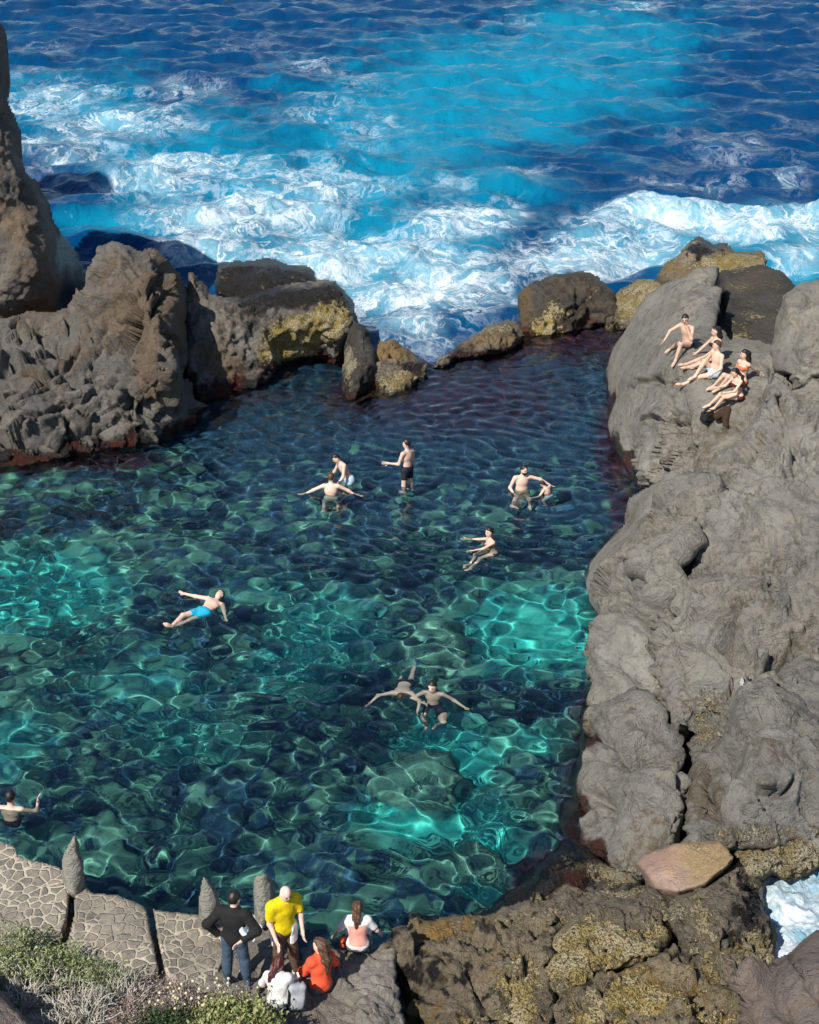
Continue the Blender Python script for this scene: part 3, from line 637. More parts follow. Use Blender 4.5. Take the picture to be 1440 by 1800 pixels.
relief('boulder', 'tall grey boulder at the right edge, above the sunbathers', 'rock',
    [(1352, 610), (1365, 560), (1385, 520), (1410, 496), (1445, 488), (1560, 480), (1560, 760), (1440, 730), (1380, 712), (1358, 660)],
    [(1356, 620, 32.6), (1365, 562, 33.4), (1410, 500, 34), (1560, 485, 34), (1400, 690, 30.7), (1550, 740, 29.6), (1450, 600, 31.2), (1380, 640, 31.4)],
    M_BASALT, 'basalt', rnd=(26, .9), back=(1., 3.), seed=13, amp=.9, wet=0, blobs=[(1430, 600, 70, 80, 'o', .12)])
DIG = [(1236, 1256, 42, 32, .38), (1330, 1085, 60, 46, -.30), (1400, 940, 60, 60, -.26), (1290, 900, 50, 50, -.18), (1130, 1000, 60, 44, -.22), (1110, 1150, 40, 60, -.2), (1340, 1280, 70, 60, -.28), (1280, 1380, 50, 40, -.2)]
relief('rock_slope', 'broad smooth grey rock slope below the right edge boulder', 'rock',
    [(1236, 850), (1262, 806), (1300, 772), (1335, 715), (1362, 648), (1382, 684), (1440, 696), (1560, 700), (1560, 1260), (1400, 1280), (1180, 1290), (1150, 1000), (1200, 880)],
    [(1362, 650, 31), (1385, 690, 30.4), (1440, 700, 30.3), (1560, 720, 30), (1250, 840, 29), (1300, 775, 30), (1340, 800, 28.3), (1440, 850, 26.6), (1560, 900, 25.4), (1300, 950, 25.6), (1400, 1000, 24.2), (1440, 1100, 22.6), (1560, 1200, 21), (1200, 1000, 25.3), (1200, 1100, 23.7), (1330, 1130, 22.4), (1250, 1230, 21.3), (1400, 1260, 20.9), (1180, 1270, 21)],
    M_BASALT, 'basalt', rnd=(22, .7), back=(.8, 2.), seed=14, digs=DIG, wet=0, amp=1.0, blobs=[(1240, 1245, 50, 40, 'g', .7), (1400, 780, 90, 80, 'p', .5), (1330, 880, 90, 60, 'p', .4)])
relief('boulder', 'jutting grey boulder with a split shadowed edge over the right of the pool', 'rock',
    [(1098, 898), (1105, 874), (1140, 855), (1180, 836), (1215, 827), (1243, 849), (1253, 905), (1240, 955), (1208, 1010), (1176, 1044), (1184, 1090), (1212, 1120), (1218, 1180), (1196, 1240), (1170, 1290), (1090, 1290), (1038, 1242), (1053, 1180), (1053, 1130), (1040, 1080), (1029, 1020), (1033, 990), (1070, 950), (1094, 922)],
    [(1100, 892, 30.6), (1140, 860, 30.2), (1215, 830, 28.6), (1245, 860, 27.6), (1252, 905, 26.6), (1240, 955, 25.7), (1180, 900, 27.2), (1120, 950, 27.9), (1080, 1030, 26.7), (1140, 1050, 25.0), (1208, 1005, 24.6), (1030, 1000, 28.7), (1034, 1050, 27.4), (1052, 1130, 25.7), (1040, 1240, 0), (1120, 1150, 23.7), (1180, 1150, 23.1), (1100, 1270, 22.2), (1180, 1240, 21.9), (1165, 1285, 21.4), (1095, 922, 30.3)],
    M_BASALT, 'basalt', rnd=(24, .7), back=(.35, .9), seed=15, digs=DIG, wet=.3, wetz=-.1, amp=.9, blobs=[(1215, 1250, 44, 44, 'g', .7), (1160, 940, 70, 90, 'o', .14), (1180, 860, 50, 30, 'p', .6), (1060, 1255, 30, 24, 'g', .5), (1130, 1180, 60, 60, 'p', .5)])
relief('rock_lobe', 'rounded grey lobes stepping down into the lower right of the pool', 'rock',
    [(1038, 1240), (1060, 1240), (1090, 1222), (1120, 1212), (1150, 1232), (1176, 1262), (1200, 1292), (1217, 1350), (1205, 1400), (1200, 1470), (1190, 1530), (1120, 1560), (1080, 1545), (1050, 1520), (1000, 1506), (983, 1462), (1000, 1420), (1020, 1350), (1014, 1312), (1026, 1270)],
    [(1036, 1245, 0), (1120, 1216, 22.3), (1176, 1265, 21.2), (1205, 1300, 20.6), (1216, 1350, 20.0), (1100, 1280, 21.5), (1150, 1310, 20.8), (1060, 1330, 21.0), (1100, 1380, 19.9), (1050, 1400, 20.1), (1150, 1380, 19.5), (1180, 1450, 18.7), (1120, 1500, 18.4), (1050, 1500, 18.9), (1016, 1312, 0), (985, 1462, 0), (1000, 1505, 0), (1120, 1555, 17.9), (1190, 1525, 17.9), (1000, 1420, 0)],
    M_BASALT, 'basalt', rnd=(20, .6), back=(.6, 1.8), seed=17, digs=[(1110, 1290, 50, 40, -.18), (1140, 1400, 50, 50, -.2), (1050, 1370, 30, 50, -.14)], wet=.4, wetz=-.1, amp=.62, blobs=[(1100, 1330, 90, 90, 'o', -.3), (1040, 1300, 18, 50, 'o', .6), (1100, 1530, 60, 24, 'g', .55), (1150, 1450, 60, 60, 'o', .2)])
relief('boulder', 'massive grey boulder low on the right, with a loose-looking knob on its front', 'rock',
    [(1196, 1300), (1222, 1268), (1262, 1232), (1310, 1192), (1380, 1152), (1440, 1120), (1560, 1080), (1560, 1500), (1460, 1500), (1400, 1512), (1340, 1500), (1290, 1500), (1225, 1500), (1195, 1450), (1198, 1400), (1214, 1340)],
    [(1205, 1300, 20.9), (1262, 1236, 21.3), (1380, 1156, 22.3), (1440, 1124, 22.8), (1560, 1090, 23.2), (1350, 1250, 20.4), (1300, 1330, 19.4), (1440, 1250, 20.4), (1560, 1300, 19.6), (1440, 1400, 18.6), (1340, 1365, 18.7), (1300, 1430, 18.2), (1240, 1380, 19.1), (1400, 1490, 18.0), (1550, 1490, 18), (1220, 1450, 18.5), (1300, 1490, 17.7)],
    M_BASALT, 'basalt', rnd=(26, .8), back=(.8, 2.2), seed=18, digs=DIG, wet=0, amp=.8, blobs=[(1235, 1280, 46, 36, 'g', .7), (1240, 1400, 40, 40, 'o', .45), (1400, 1470, 120, 40, 'g', .45), (1290, 1470, 60, 30, 'g', .35), (1420, 1440, 80, 40, 'o', .3), (1380, 1400, 60, 40, 'w', .3)])
relief('boulder', 'grey knob of rock resting on the front of the massive boulder', 'rock',
    [(1304, 1352), (1320, 1345), (1350, 1346), (1366, 1342), (1384, 1352), (1382, 1378), (1366, 1392), (1340, 1394), (1316, 1386)],
    [(1306, 1354, 19.1), (1340, 1347, 19.1), (1384, 1354, 19.0), (1345, 1370, 18.3), (1340, 1392, 18.35), (1376, 1384, 18.4)],
    M_BASALT, 'flat', rnd=(14, .3), back=(.3, .8), seed=19, wet=0, warp=2)
relief('rock_shelf', 'yellow crusted rock above the foaming inlet at the right edge', 'rock',
    [(1280, 1500), (1300, 1470), (1350, 1440), (1400, 1425), (1460, 1430), (1560, 1420), (1560, 1560), (1440, 1526), (1412, 1550), (1384, 1552), (1356, 1534), (1330, 1545), (1300, 1530)],
    [(1290, 1500, 17.9), (1400, 1435, 18.6), (1550, 1430, 18.6), (1340, 1500, 17.75), (1420, 1490, 17.9), (1330, 1540, 17.4), (1400, 1545, 17.75), (1440, 1522, 17.9), (1550, 1550, 17.5)],
    M_CRUST, 'crust', rnd=(10, .3), back=(.4, 1.4), seed=20, wet=.0, blobs=[(1400, 1500, 110, 50, 'g', .75), (1350, 1450, 60, 20, 'g', .3), (1310, 1520, 30, 20, 'w', .5)])
relief('rock_slab', 'flat slab stained red and orange, wedged among the lower right rocks', 'rock',
    [(1112, 1516), (1130, 1500), (1180, 1484), (1220, 1478), (1268, 1477), (1284, 1494), (1295, 1510), (1272, 1530), (1240, 1556), (1190, 1572), (1150, 1564), (1132, 1534)],
    [(1116, 1516, 17.9), (1180, 1486, 17.9), (1268, 1479, 17.7), (1294, 1510, 17.1), (1200, 1525, 17.42), (1190, 1568, 17.0), (1240, 1552, 17.0)],
    M_RED, 'flat', rnd=(8, .12), back=(.4, 1.2), seed=21, wet=0, warp=2, blobs=[(1255, 1510, 80, 50, 'o', .5), (1180, 1550, 50, 20, 'p', .9), (1225, 1490, 14, 8, 'g', .6)])
relief('rock_shelf', 'low shelf of pink and brown weed and pebbles where the pool meets the lower rocks', 'rock',
    [(862, 1606), (900, 1575), (934, 1556), (962, 1526), (990, 1500), (1050, 1508), (1110, 1536), (1150, 1568), (1200, 1575), (1190, 1620), (1060, 1640), (1000, 1640), (900, 1660), (868, 1640)],
    [(866, 1606, 0), (934, 1556, 0), (990, 1500, 0), (1050, 1512, 18.7), (1110, 1540, 18.0), (1180, 1580, 17), (960, 1590, 17.45), (1050, 1570, 17.5), (1060, 1635, 16.6), (900, 1650, 16.8)],
    M_CRUST, 'crust', rnd=(12, .25), back=(.4, 1.4), seed=22, wet=.36, wetz=.25, amp=.75, blobs=[(1010, 1548, 40, 12, 'o', .8), (960, 1570, 60, 20, 'o', .5), (1100, 1530, 40, 14, 'g', .7), (1080, 1570, 60, 20, 'g', .2)])
relief('rock_column', 'yellow and dark blotched rock bank on the left side of the inlet', 'rock',
    [(1172, 1590), (1186, 1570), (1240, 1554), (1270, 1532), (1296, 1512), (1330, 1524), (1346, 1560), (1344, 1600), (1370, 1640), (1366, 1684), (1336, 1720), (1290, 1760), (1230, 1720), (1196, 1660), (1172, 1620)],
    [(1180, 1580, 16.9), (1240, 1556, 17), (1296, 1514, 17.4), (1330, 1530, 17.5), (1344, 1590, 17.0), (1370, 1645, 16.5), (1362, 1690, 15.8), (1270, 1600, 16.1), (1220, 1620, 16.0), (1290, 1680, 15.3), (1230, 1710, 15.2), (1300, 1750, 14.9)],
    M_CRUST, 'crust', rnd=(14, .4), back=(.5, 1.5), seed=23, wet=0, blobs=[(1310, 1620, 34, 60, 'w', .62), (1330, 1560, 30, 40, 'w', .4), (1330, 1670, 34, 30, 'g', .8), (1240, 1620, 34, 30, 'g', .35), (1230, 1650, 40, 40, 'o', .3)])
relief('boulder', 'rounded rock with grey top and thick cream barnacle crust on its front', 'rock',
    [(948, 1664), (962, 1640), (1000, 1618), (1022, 1590), (1060, 1576), (1110, 1572), (1150, 1580), (1180, 1604), (1184, 1650), (1160, 1684), (1100, 1706), (1040, 1730), (990, 1752), (945, 1740)],
    [(955, 1660, 16.3), (1025, 1592, 17.1), (1110, 1575, 17.1), (1172, 1602, 16.7), (1100, 1612, 16.2), (1000, 1640, 16.1), (1080, 1660, 15.7), (1160, 1670, 15.6), (1040, 1722, 15.1), (970, 1735, 15.1), (1010, 1690, 15.45)],
    M_CRUST, 'crust', rnd=(20, .5), back=(.5, 1.5), seed=24, wet=0, amp=.9, blobs=[(1090, 1650, 70, 36, 'g', 1.05), (1000, 1690, 50, 40, 'g', .9), (1090, 1592, 70, 18, 'g', -.6), (1180, 1640, 24, 40, 'g', .2)])
relief('rock_wall', 'dark layered rock bank with vertical cracks in front of the pool edge', 'rock',
    [(672, 1668), (700, 1638), (724, 1622), (780, 1610), (840, 1606), (880, 1594), (922, 1580), (968, 1588), (990, 1606), (985, 1660), (962, 1700), (985, 1750), (975, 1840), (760, 1840), (728, 1790), (702, 1740), (690, 1700)],
    [(690, 1660, 16.0), (724, 1625, 16.7), (840, 1608, 16.9), (922, 1584, 17.3), (975, 1594, 17.0), (800, 1650, 16.1), (900, 1640, 16.4), (960, 1670, 15.9), (800, 1700, 15.4), (880, 1720, 15.2), (960, 1760, 14.7), (800, 1780, 14.7), (720, 1700, 15.6), (735, 1770, 15.1), (770, 1830, 14.3), (960, 1830, 14.0)],
    M_CRUST, 'crust', rnd=(14, .5), back=(.5, 1.4), seed=25, wet=0, warp=9, amp=1.0, blobs=[(740, 1720, 60, 60, 'w', .55), (760, 1630, 60, 16, 'o', .5), (900, 1600, 60, 16, 'p', .8), (850, 1700, 60, 50, 'w', .25), (920, 1720, 40, 50, 'g', .45), (860, 1790, 100, 30, 'g', .4), (790, 1700, 50, 80, 'g', -.5)])  # first blob paints the shadow in the slot at the left end
relief('rock_shelf', 'lower tier of cream and brown crusted rock under a pink-red seam at the bottom', 'rock',
    [(945, 1840), (966, 1780), (985, 1746), (1040, 1722), (1100, 1702), (1150, 1684), (1186, 1662), (1214, 1652), (1236, 1690), (1262, 1720), (1300, 1740), (1318, 1780), (1318, 1840)],
    [(950, 1830, 14.1), (985, 1750, 15.0), (1100, 1706, 15.4), (1210, 1656, 15.9), (1236, 1695, 15.4), (1300, 1745, 14.8), (1100, 1760, 14.6), (1210, 1740, 14.8), (1100, 1830, 13.9), (1310, 1830, 13.9), (1020, 1770, 14.65)],
    M_CRUST, 'crust', rnd=(16, .3), back=(.4, 1.4), seed=26, wet=0, blobs=[(1130, 1745, 60, 26, 'g', .7), (1050, 1790, 80, 24, 'g', .4), (1150, 1674, 40, 14, 'w', .8), (1030, 1735, 30, 14, 'w', .7), (1090, 1712, 40, 7, 'o', 1.2), (1200, 1740, 60, 40, 'o', .4), (1250, 1790, 60, 24, 'g', .5)])
relief('boulder', 'brown-grey pitted boulder in the bottom right corner', 'rock',
    [(1296, 1850), (1300, 1790), (1318, 1736), (1352, 1692), (1385, 1672), (1410, 1652), (1440, 1636), (1580, 1600), (1580, 1850)],
    [(1300, 1830, 13.7), (1320, 1740, 14.4), (1385, 1675, 15.0), (1440, 1640, 15.2), (1560, 1610, 15.2), (1400, 1740, 14.0), (1560, 1740, 13.6), (1420, 1830, 13.1), (1560, 1830, 12.9)],
    M_BROWN, 'basalt', rnd=(24, .5), back=(.4, 1.2), seed=27, wet=0, amp=.55)

# ------------------------------------------------------------------ the surging inlet at the right
vs = np.arange(1500, 1700, 2.); us = np.concatenate([np.arange(1300, 1500, 2.), np.arange(1500, 2100, 8.)])
U, V, P = fan(us, vs, .42); Pg = P.reshape(-1, 3)
Pg[:, 2] += .10 * fbm(np.c_[Pg[:, :2] * 1.2, 0 * Pg[:, 0]], 4, 5) + .05 * (ridged(np.c_[Pg[:, :2] * 2.5, 0 * Pg[:, 0]], 3, 6) - 1.2)
F = grid_faces(np.ones(U.shape, bool))
den = .95 + .5 * fbm(np.c_[Pg[:, :2] * .9, 0 * Pg[:, 0] + 3], 3, 8)
inlet = mesh_obj('sea_inlet', Pg, F, sea.data.materials[0], attrs={'mask': np.c_[den, 0 * den + .55, 0 * den, 0 * den + 1]})
tag(inlet, kind='structure')
# ================================================================== WALKWAY, WALL, STANDING STONES, BANK
def paving_mat(name, stone_a, stone_b, mortar, scale, width):
    t = NT(name); P = t.pos()
    nv = t.n('TexNoise'); t.l(P, nv.inputs['Vector']); nv.inputs['Scale'].default_value = 2.2; nv.inputs['Detail'].default_value = 4
    wa = t.n('VectorMath', operation='MULTIPLY_ADD'); t.l(nv.outputs['Color'], wa.inputs[0]); wa.inputs[1].default_value = (.22, .22, .0); t.l(t.scale(P, (1, 1, .2)), wa.inputs[2])
    e = t.vor(wa.outputs[0], scale, 'DISTANCE_TO_EDGE', 0, .9)
    cv = t.n('TexVoronoi'); t.l(wa.outputs[0], cv.inputs['Vector']); cv.inputs['Scale'].default_value = scale; cv.inputs['Randomness'].default_value = .9
    sc = t.n('SeparateColor'); t.l(cv.outputs['Color'], sc.inputs[0])
    mid = t.noise(P, 9., 5, .7); fin = t.noise(P, 45., 3, .6)
    st = t.mix(sc.outputs[0], stone_a, stone_b); st = t.mix(t.math('MULTIPLY', t.ramp(mid, .45, .7), .5), st, tuple(x * 1.45 for x in stone_b))
    mm = t.ramp(t.math('ADD', e, t.math('MULTIPLY', t.math('SUBTRACT', mid, .5), .09)), width * 1.25, width * .55)
    grime = t.ramp(t.noise(P, 1.3, 5, .6), .42, .66)
    mo = t.mix(t.ramp(fin, .35, .65), mortar, tuple(x * .78 for x in mortar))
    mo = t.mix(t.math('MULTIPLY', grime, .75), mo, tuple(x * .38 for x in mortar))
    c = t.mix(mm, st, mo)
    t.l(c, t.p.inputs['Base Color']); t.p.inputs['Roughness'].default_value = .88
    h = t.math('ADD', t.math('MULTIPLY', t.math('SUBTRACT', 1., mm), .8), t.math('ADD', t.math('MULTIPLY', mid, .7), t.math('MULTIPLY', fin, .2)))
    t.l(t.bump(h, .9, .035), t.p.inputs['Normal'])
    return t.m
M_PAVE = paving_mat('crazy_paving', (.135, .122, .10), (.25, .215, .17), (.50, .44, .34), 6.3, .10)
M_PLAT = rock_mat('platform_rock', (.17, .15, .125), (.24, .215, .175), (.09, .08, .07), (.27, .21, .14), .55, .7)
relief('rock_platform', 'worn grey rock platform at the pool edge where people stand and sit', 'rock',
    [(-90, 1580), (120, 1600), (260, 1640), (345, 1622), (395, 1616), (440, 1620), (474, 1610), (496, 1624), (512, 1660), (526, 1700), (536, 1672), (548, 1660), (575, 1655), (592, 1664), (640, 1672), (690, 1650), (702, 1640), (694, 1690), (706, 1760), (738, 1860), (-90, 1860)],
    [(-90, 1590, 16.9), (120, 1610, 16.8), (260, 1650, 16.2), (-90, 1850, 13.8), (200, 1850, 13.6), (200, 1720, 15.35), (345, 1620, 16.3), (440, 1624, 16.25), (480, 1615, 16.3), (415, 1730, 14.98), (505, 1700, 15.2), (575, 1660, 15.75), (640, 1675, 15.75), (697, 1645, 16.05), (560, 1740, 14.85), (600, 1755, 14.7), (500, 1790, 14.3), (660, 1720, 15.1), (700, 1790, 14.35), (600, 1840, 13.85), (440, 1790, 14.2), (735, 1850, 13.9), (640, 1770, 14.45)],
    M_PLAT, 'crust', rnd=(7, .12), back=(.12, .5), drop=3.4, step=2.2, seed=30, wet=.35, wetz=-.1, amp=.38, warp=3,
    blobs=[(650, 1720, 40, 40, 'p', 1.), (470, 1640, 40, 20, 'w', .25), (560, 1690, 30, 20, 'w', .15), (400, 1650, 40, 20, 'o', .5)])
for lab, ol, ct, sd in (
    ('pale crazy-paved pool wall section furthest left, beside the tallest standing stone', [(-90, 1464), (0, 1475), (27, 1488), (34, 1505), (70, 1514), (108, 1525), (126, 1556), (119, 1610), (107, 1652), (60, 1668), (0, 1668), (-90, 1660)],
     [(-90, 1464, 18.0), (0, 1476, 17.9), (34, 1506, 17.5), (108, 1527, 17.25), (125, 1560, 16.85), (107, 1650, 15.85), (0, 1660, 15.7), (-90, 1656, 15.75), (50, 1580, 16.65)], 31),
    ('pale crazy-paved pool wall section between two black drain gaps', [(133, 1560), (150, 1556), (165, 1569), (205, 1572), (250, 1590), (259, 1600), (266, 1640), (281, 1702), (262, 1730), (190, 1716), (112, 1668), (117, 1655), (128, 1612)],
     [(133, 1560, 16.85), (165, 1570, 16.75), (205, 1574, 16.7), (258, 1602, 16.38), (281, 1702, 15.2), (200, 1705, 15.2), (115, 1660, 15.7), (128, 1612, 16.25), (200, 1640, 15.9)], 32),
    ('pale crazy-paved pool wall section beside the jacket man, under the pointed stone', [(268, 1596), (300, 1602), (345, 1607), (388, 1616), (410, 1634), (416, 1662), (390, 1700), (370, 1745), (300, 1730), (289, 1704), (275, 1640)],
     [(268, 1598, 16.4), (300, 1604, 16.35), (345, 1609, 16.3), (395, 1622, 16.2), (412, 1660, 15.75), (372, 1742, 14.85), (289, 1706, 15.2), (275, 1640, 15.95), (350, 1670, 15.65)], 33)):
    relief('stone_wall', lab, 'wall', ol, ct, M_PAVE, 'flat', rnd=(5, .07), back=(.10, .42), drop=3.6, step=2.2, seed=sd, wet=0, amp=.7, warp=2, group='paved wall sections along the pool')

M_STONE = rock_mat('standing_stone', (.24, .232, .20), (.31, .295, .245), (.15, .14, .12), (.24, .20, .13), .25, .6)
for lab, ol, Y, lean in (
    ('tallest standing stone, on the left wall, with a jagged right edge', [(108, 1545), (109, 1510), (116, 1490), (126, 1470), (133, 1469), (138, 1480), (140, 1500), (147, 1512), (150, 1545), (152, 1572), (140, 1586), (118, 1570)], 16.9, .0),
    ('pointed standing stone with a slanted right side, left of the jacket man', [(349, 1618), (350, 1580), (354, 1545), (357, 1537), (368, 1546), (382, 1566), (388, 1584), (384, 1600), (378, 1628), (362, 1632)], 16.2, .0),
    ('blunt rounded standing stone behind the man in the yellow shirt', [(445, 1618), (445, 1580), (446, 1546), (452, 1537), (466, 1535), (477, 1541), (482, 1556), (482, 1600), (479, 1628), (462, 1634), (447, 1630)], 16.2, .0)):
    ol = np.array(ol, float); cx = ol[:, 0].mean(); vb = ol[:, 1].max(); vt = ol[:, 1].min()
    ct = [(ol[:, 0].min() + 2, vb, Y - .05), (cx, vb, Y - .18), (ol[:, 0].max(), vb, Y + .12), (ol[:, 0].min() + 2, vt, Y - .02), (cx, (vb + vt) / 2, Y - .16), (cx, vt, Y - .02), (ol[:, 0].max(), vt, Y + .16), (ol[:, 0].max() - 5, (vb + vt) / 2, Y - .08)]
    relief('standing_stone', lab, 'standing stone', ol, ct, M_STONE, 'flat', rnd=(7, .09), back=(.22, .3), drop=.02, step=1.6, seed=int(cx) % 60, wet=0, amp=.55, warp=2.5, group='upright stones along the pool wall')

M_SOIL = rock_mat('bank_soil', (.16, .135, .10), (.22, .185, .135), (.08, .07, .05), (.20, .15, .09), .5, .8)
bank = relief('bank', None, None, [(-90, 1655), (0, 1660), (60, 1668), (110, 1674), (200, 1712), (290, 1730), (340, 1748), (400, 1760), (465, 1782), (520, 1815), (530, 1870), (-90, 1870)],
    [(-90, 1655, 15.6), (0, 1660, 15.45), (100, 1680, 15.25), (200, 1715, 14.9), (290, 1732, 14.75), (400, 1762, 14.4), (465, 1784, 14.2), (520, 1815, 13.9), (0, 1800, 13.2), (200, 1800, 13.5), (350, 1810, 13.7), (-90, 1860, 12.6), (200, 1865, 12.9), (520, 1865, 13.4)],
    M_SOIL, 'crust', rnd=(8, .15), back=(.1, .4), drop=2., seed=35, wet=0, amp=.6, kind='structure')
relief('boulder', 'dark brown boulder cut off by the bottom left corner', 'rock', [(-90, 1690), (0, 1737), (32, 1772), (64, 1812), (74, 1880), (-90, 1880)],
    [(-90, 1700, 13.6), (0, 1742, 13.3), (60, 1815, 12.7), (-40, 1800, 12.6), (0, 1870, 12.2), (-90, 1870, 12.1)], M_BROWN, 'flat', rnd=(12, .3), back=(.2, .6), seed=36, wet=0)
# ================================================================== PEOPLE
def nz(a):
    a = np.asarray(a, float); return a / (np.linalg.norm(a) + 1e-9)
def smin(a, b, k):
    h = np.clip(.5 + .5 * (b - a) / k, 0, 1); return b + (a - b) * h - k * h * (1 - h)
def sd_cone(p, a, b, ra, rb):
    ab = b - a; t = np.clip(((p - a) @ ab) / (ab @ ab + 1e-9), 0, 1)
    return np.linalg.norm(p - a - t[:, None] * ab, axis=1) - (ra + (rb - ra) * t)
def sd_ell(p, c, B, r):
    q = (p - c) @ B.T; r = np.asarray(r); k0 = np.linalg.norm(q / r, axis=1); k1 = np.linalg.norm(q / r ** 2, axis=1)
    return k0 * (k0 - 1) / (k1 + 1e-9)
def surface_nets(fn, lo, hi, res):
    n = np.maximum(np.ceil((hi - lo) / res).astype(int) + 1, 4)
    g = [lo[k] + res * np.arange(n[k]) for k in range(3)]
    G = np.stack(np.meshgrid(*g, indexing='ij'), -1).reshape(-1, 3)
    Fv = fn(G).reshape(n); s = Fv < 0
    cn = n - 1
    cor = [(a, b, c) for a in (0, 1) for b in (0, 1) for c in (0, 1)]
    sl = lambda A, o: A[o[0]:o[0] + cn[0], o[1]:o[1] + cn[1], o[2]:o[2] + cn[2]]
    cnt = sum(sl(s, o).astype(int) for o in cor); act = (cnt > 0) & (cnt < 8)
    acc = np.zeros(tuple(cn) + (3,)); num = np.zeros(tuple(cn))
    for o in cor:
        for ax in range(3):
            if o[ax] == 0:
                o2 = list(o); o2[ax] = 1
                f0, f1 = sl(Fv, o), sl(Fv, tuple(o2)); x = (f0 < 0) != (f1 < 0)
                t = np.where(x, f0 / (f0 - f1 + 1e-12), 0)
                pt = np.zeros(tuple(cn) + (3,)); pt[...] = o; pt[..., ax] += t
                acc += pt * x[..., None]; num += x
    ids = np.full(tuple(cn), -1); ids[act] = np.arange(act.sum())
    base = np.stack(np.meshgrid(*[np.arange(c) for c in cn], indexing='ij'), -1)
    V = lo + res * (base[act] + acc[act] / num[act][:, None])
    faces = []
    for ax in range(3):
        b, c = [(1, 2), (2, 0), (0, 1)][ax]
        A = [slice(1, -1)] * 3; A[ax] = slice(0, -1)
        B = list(A); B[ax] = slice(1, None)
        f0, f1 = s[tuple(A)], s[tuple(B)]
        w = np.argwhere(f0 != f1)
        off = np.array([1, 1, 1]); off[ax] = 0; w0 = w + off
        eb = np.zeros(3, int); eb[b] = 1; ec = np.zeros(3, int); ec[c] = 1
        q = np.stack([ids[tuple((w0 - d).T)] for d in (eb + ec, ec, 0 * eb, eb)], 1)
        fl = f0[tuple(w.T)]
        q = np.where(fl[:, None], q, q[:, ::-1])
        faces.append(q)
    Fq = np.concatenate(faces); Fq = Fq[(Fq >= 0).all(1)]
    return V, Fq
def tube(pts, rad, sides=6):
    pts = np.asarray(pts, float); V, F = [], []
    for i, p in enumerate(pts):
        d = nz(pts[min(i + 1, len(pts) - 1)] - pts[max(i - 1, 0)]); a = nz(np.cross(d, [.3, .5, .8])); b = np.cross(d, a)
        for k in range(sides):
            an = 6.2832 * k / sides; V.append(p + rad[i] * (a * math.cos(an) + b * math.sin(an)))
    for i in range(len(pts) - 1):
        for k in range(sides):
            F.append((i * sides + k, i * sides + (k + 1) % sides, (i + 1) * sides + (k + 1) % sides, (i + 1) * sides + k))
    V.append(pts[-1] + nz(pts[-1] - pts[-2]) * rad[-1]); e = len(V) - 1; o = (len(pts) - 1) * sides
    for k in range(0, sides): F.append((o + k, o + (k + 1) % sides, e, e))
    return np.array(V), np.array(F)
def ico_ell(c, B, r, nu=8, nv=6):
    V = []; F = []
    for i in range(nv + 1):
        th = math.pi * i / nv
        for j in range(nu):
            ph = 6.2832 * j / nu; V.append(np.array([math.sin(th) * math.cos(ph), math.sin(th) * math.sin(ph), math.cos(th)]) * r @ B + c)
    for i in range(nv):
        for j in range(nu): F.append((i * nu + j, (i + 1) * nu + j, (i + 1) * nu + (j + 1) % nu, i * nu + (j + 1) % nu))
    return np.array(V), np.array(F)

SKINS = {}
def cloth(col, name): return simple(name, col, .85, .10, 14., .008, .2)
M_SKIN = simple('pale_skin', (.76, .52, .41), .42, .07, 9., 0, .4, .22)
M_TAN = simple('tanned_skin', (.66, .43, .32), .42, .07, 9., 0, .4, .30)
M_HAIR = simple('black_hair', (.014, .011, .010), .45, .3, 40., .006, .5)
M_HAIRB = simple('brown_hair', (.085, .042, .022), .45, .45, 30., .012, .5)
M_HAIRR = simple('dark_red_hair', (.085, .014, .012), .45, .4, 30., .012, .5)
M_GREYHAIR = simple('cropped_hair', (.06, .045, .038), .7, .3, 60.)
M_EYE = simple('dark_eye', (.02, .015, .012), .3); M_LIP = simple('lips', (.40, .16, .13), .5)

def frame(f, up):
    up = nz(up); f = nz(np.asarray(f, float) - up * (np.asarray(f, float) @ up)); r = np.cross(f, up); return np.stack([r, f, up])     # rows: right, front, up

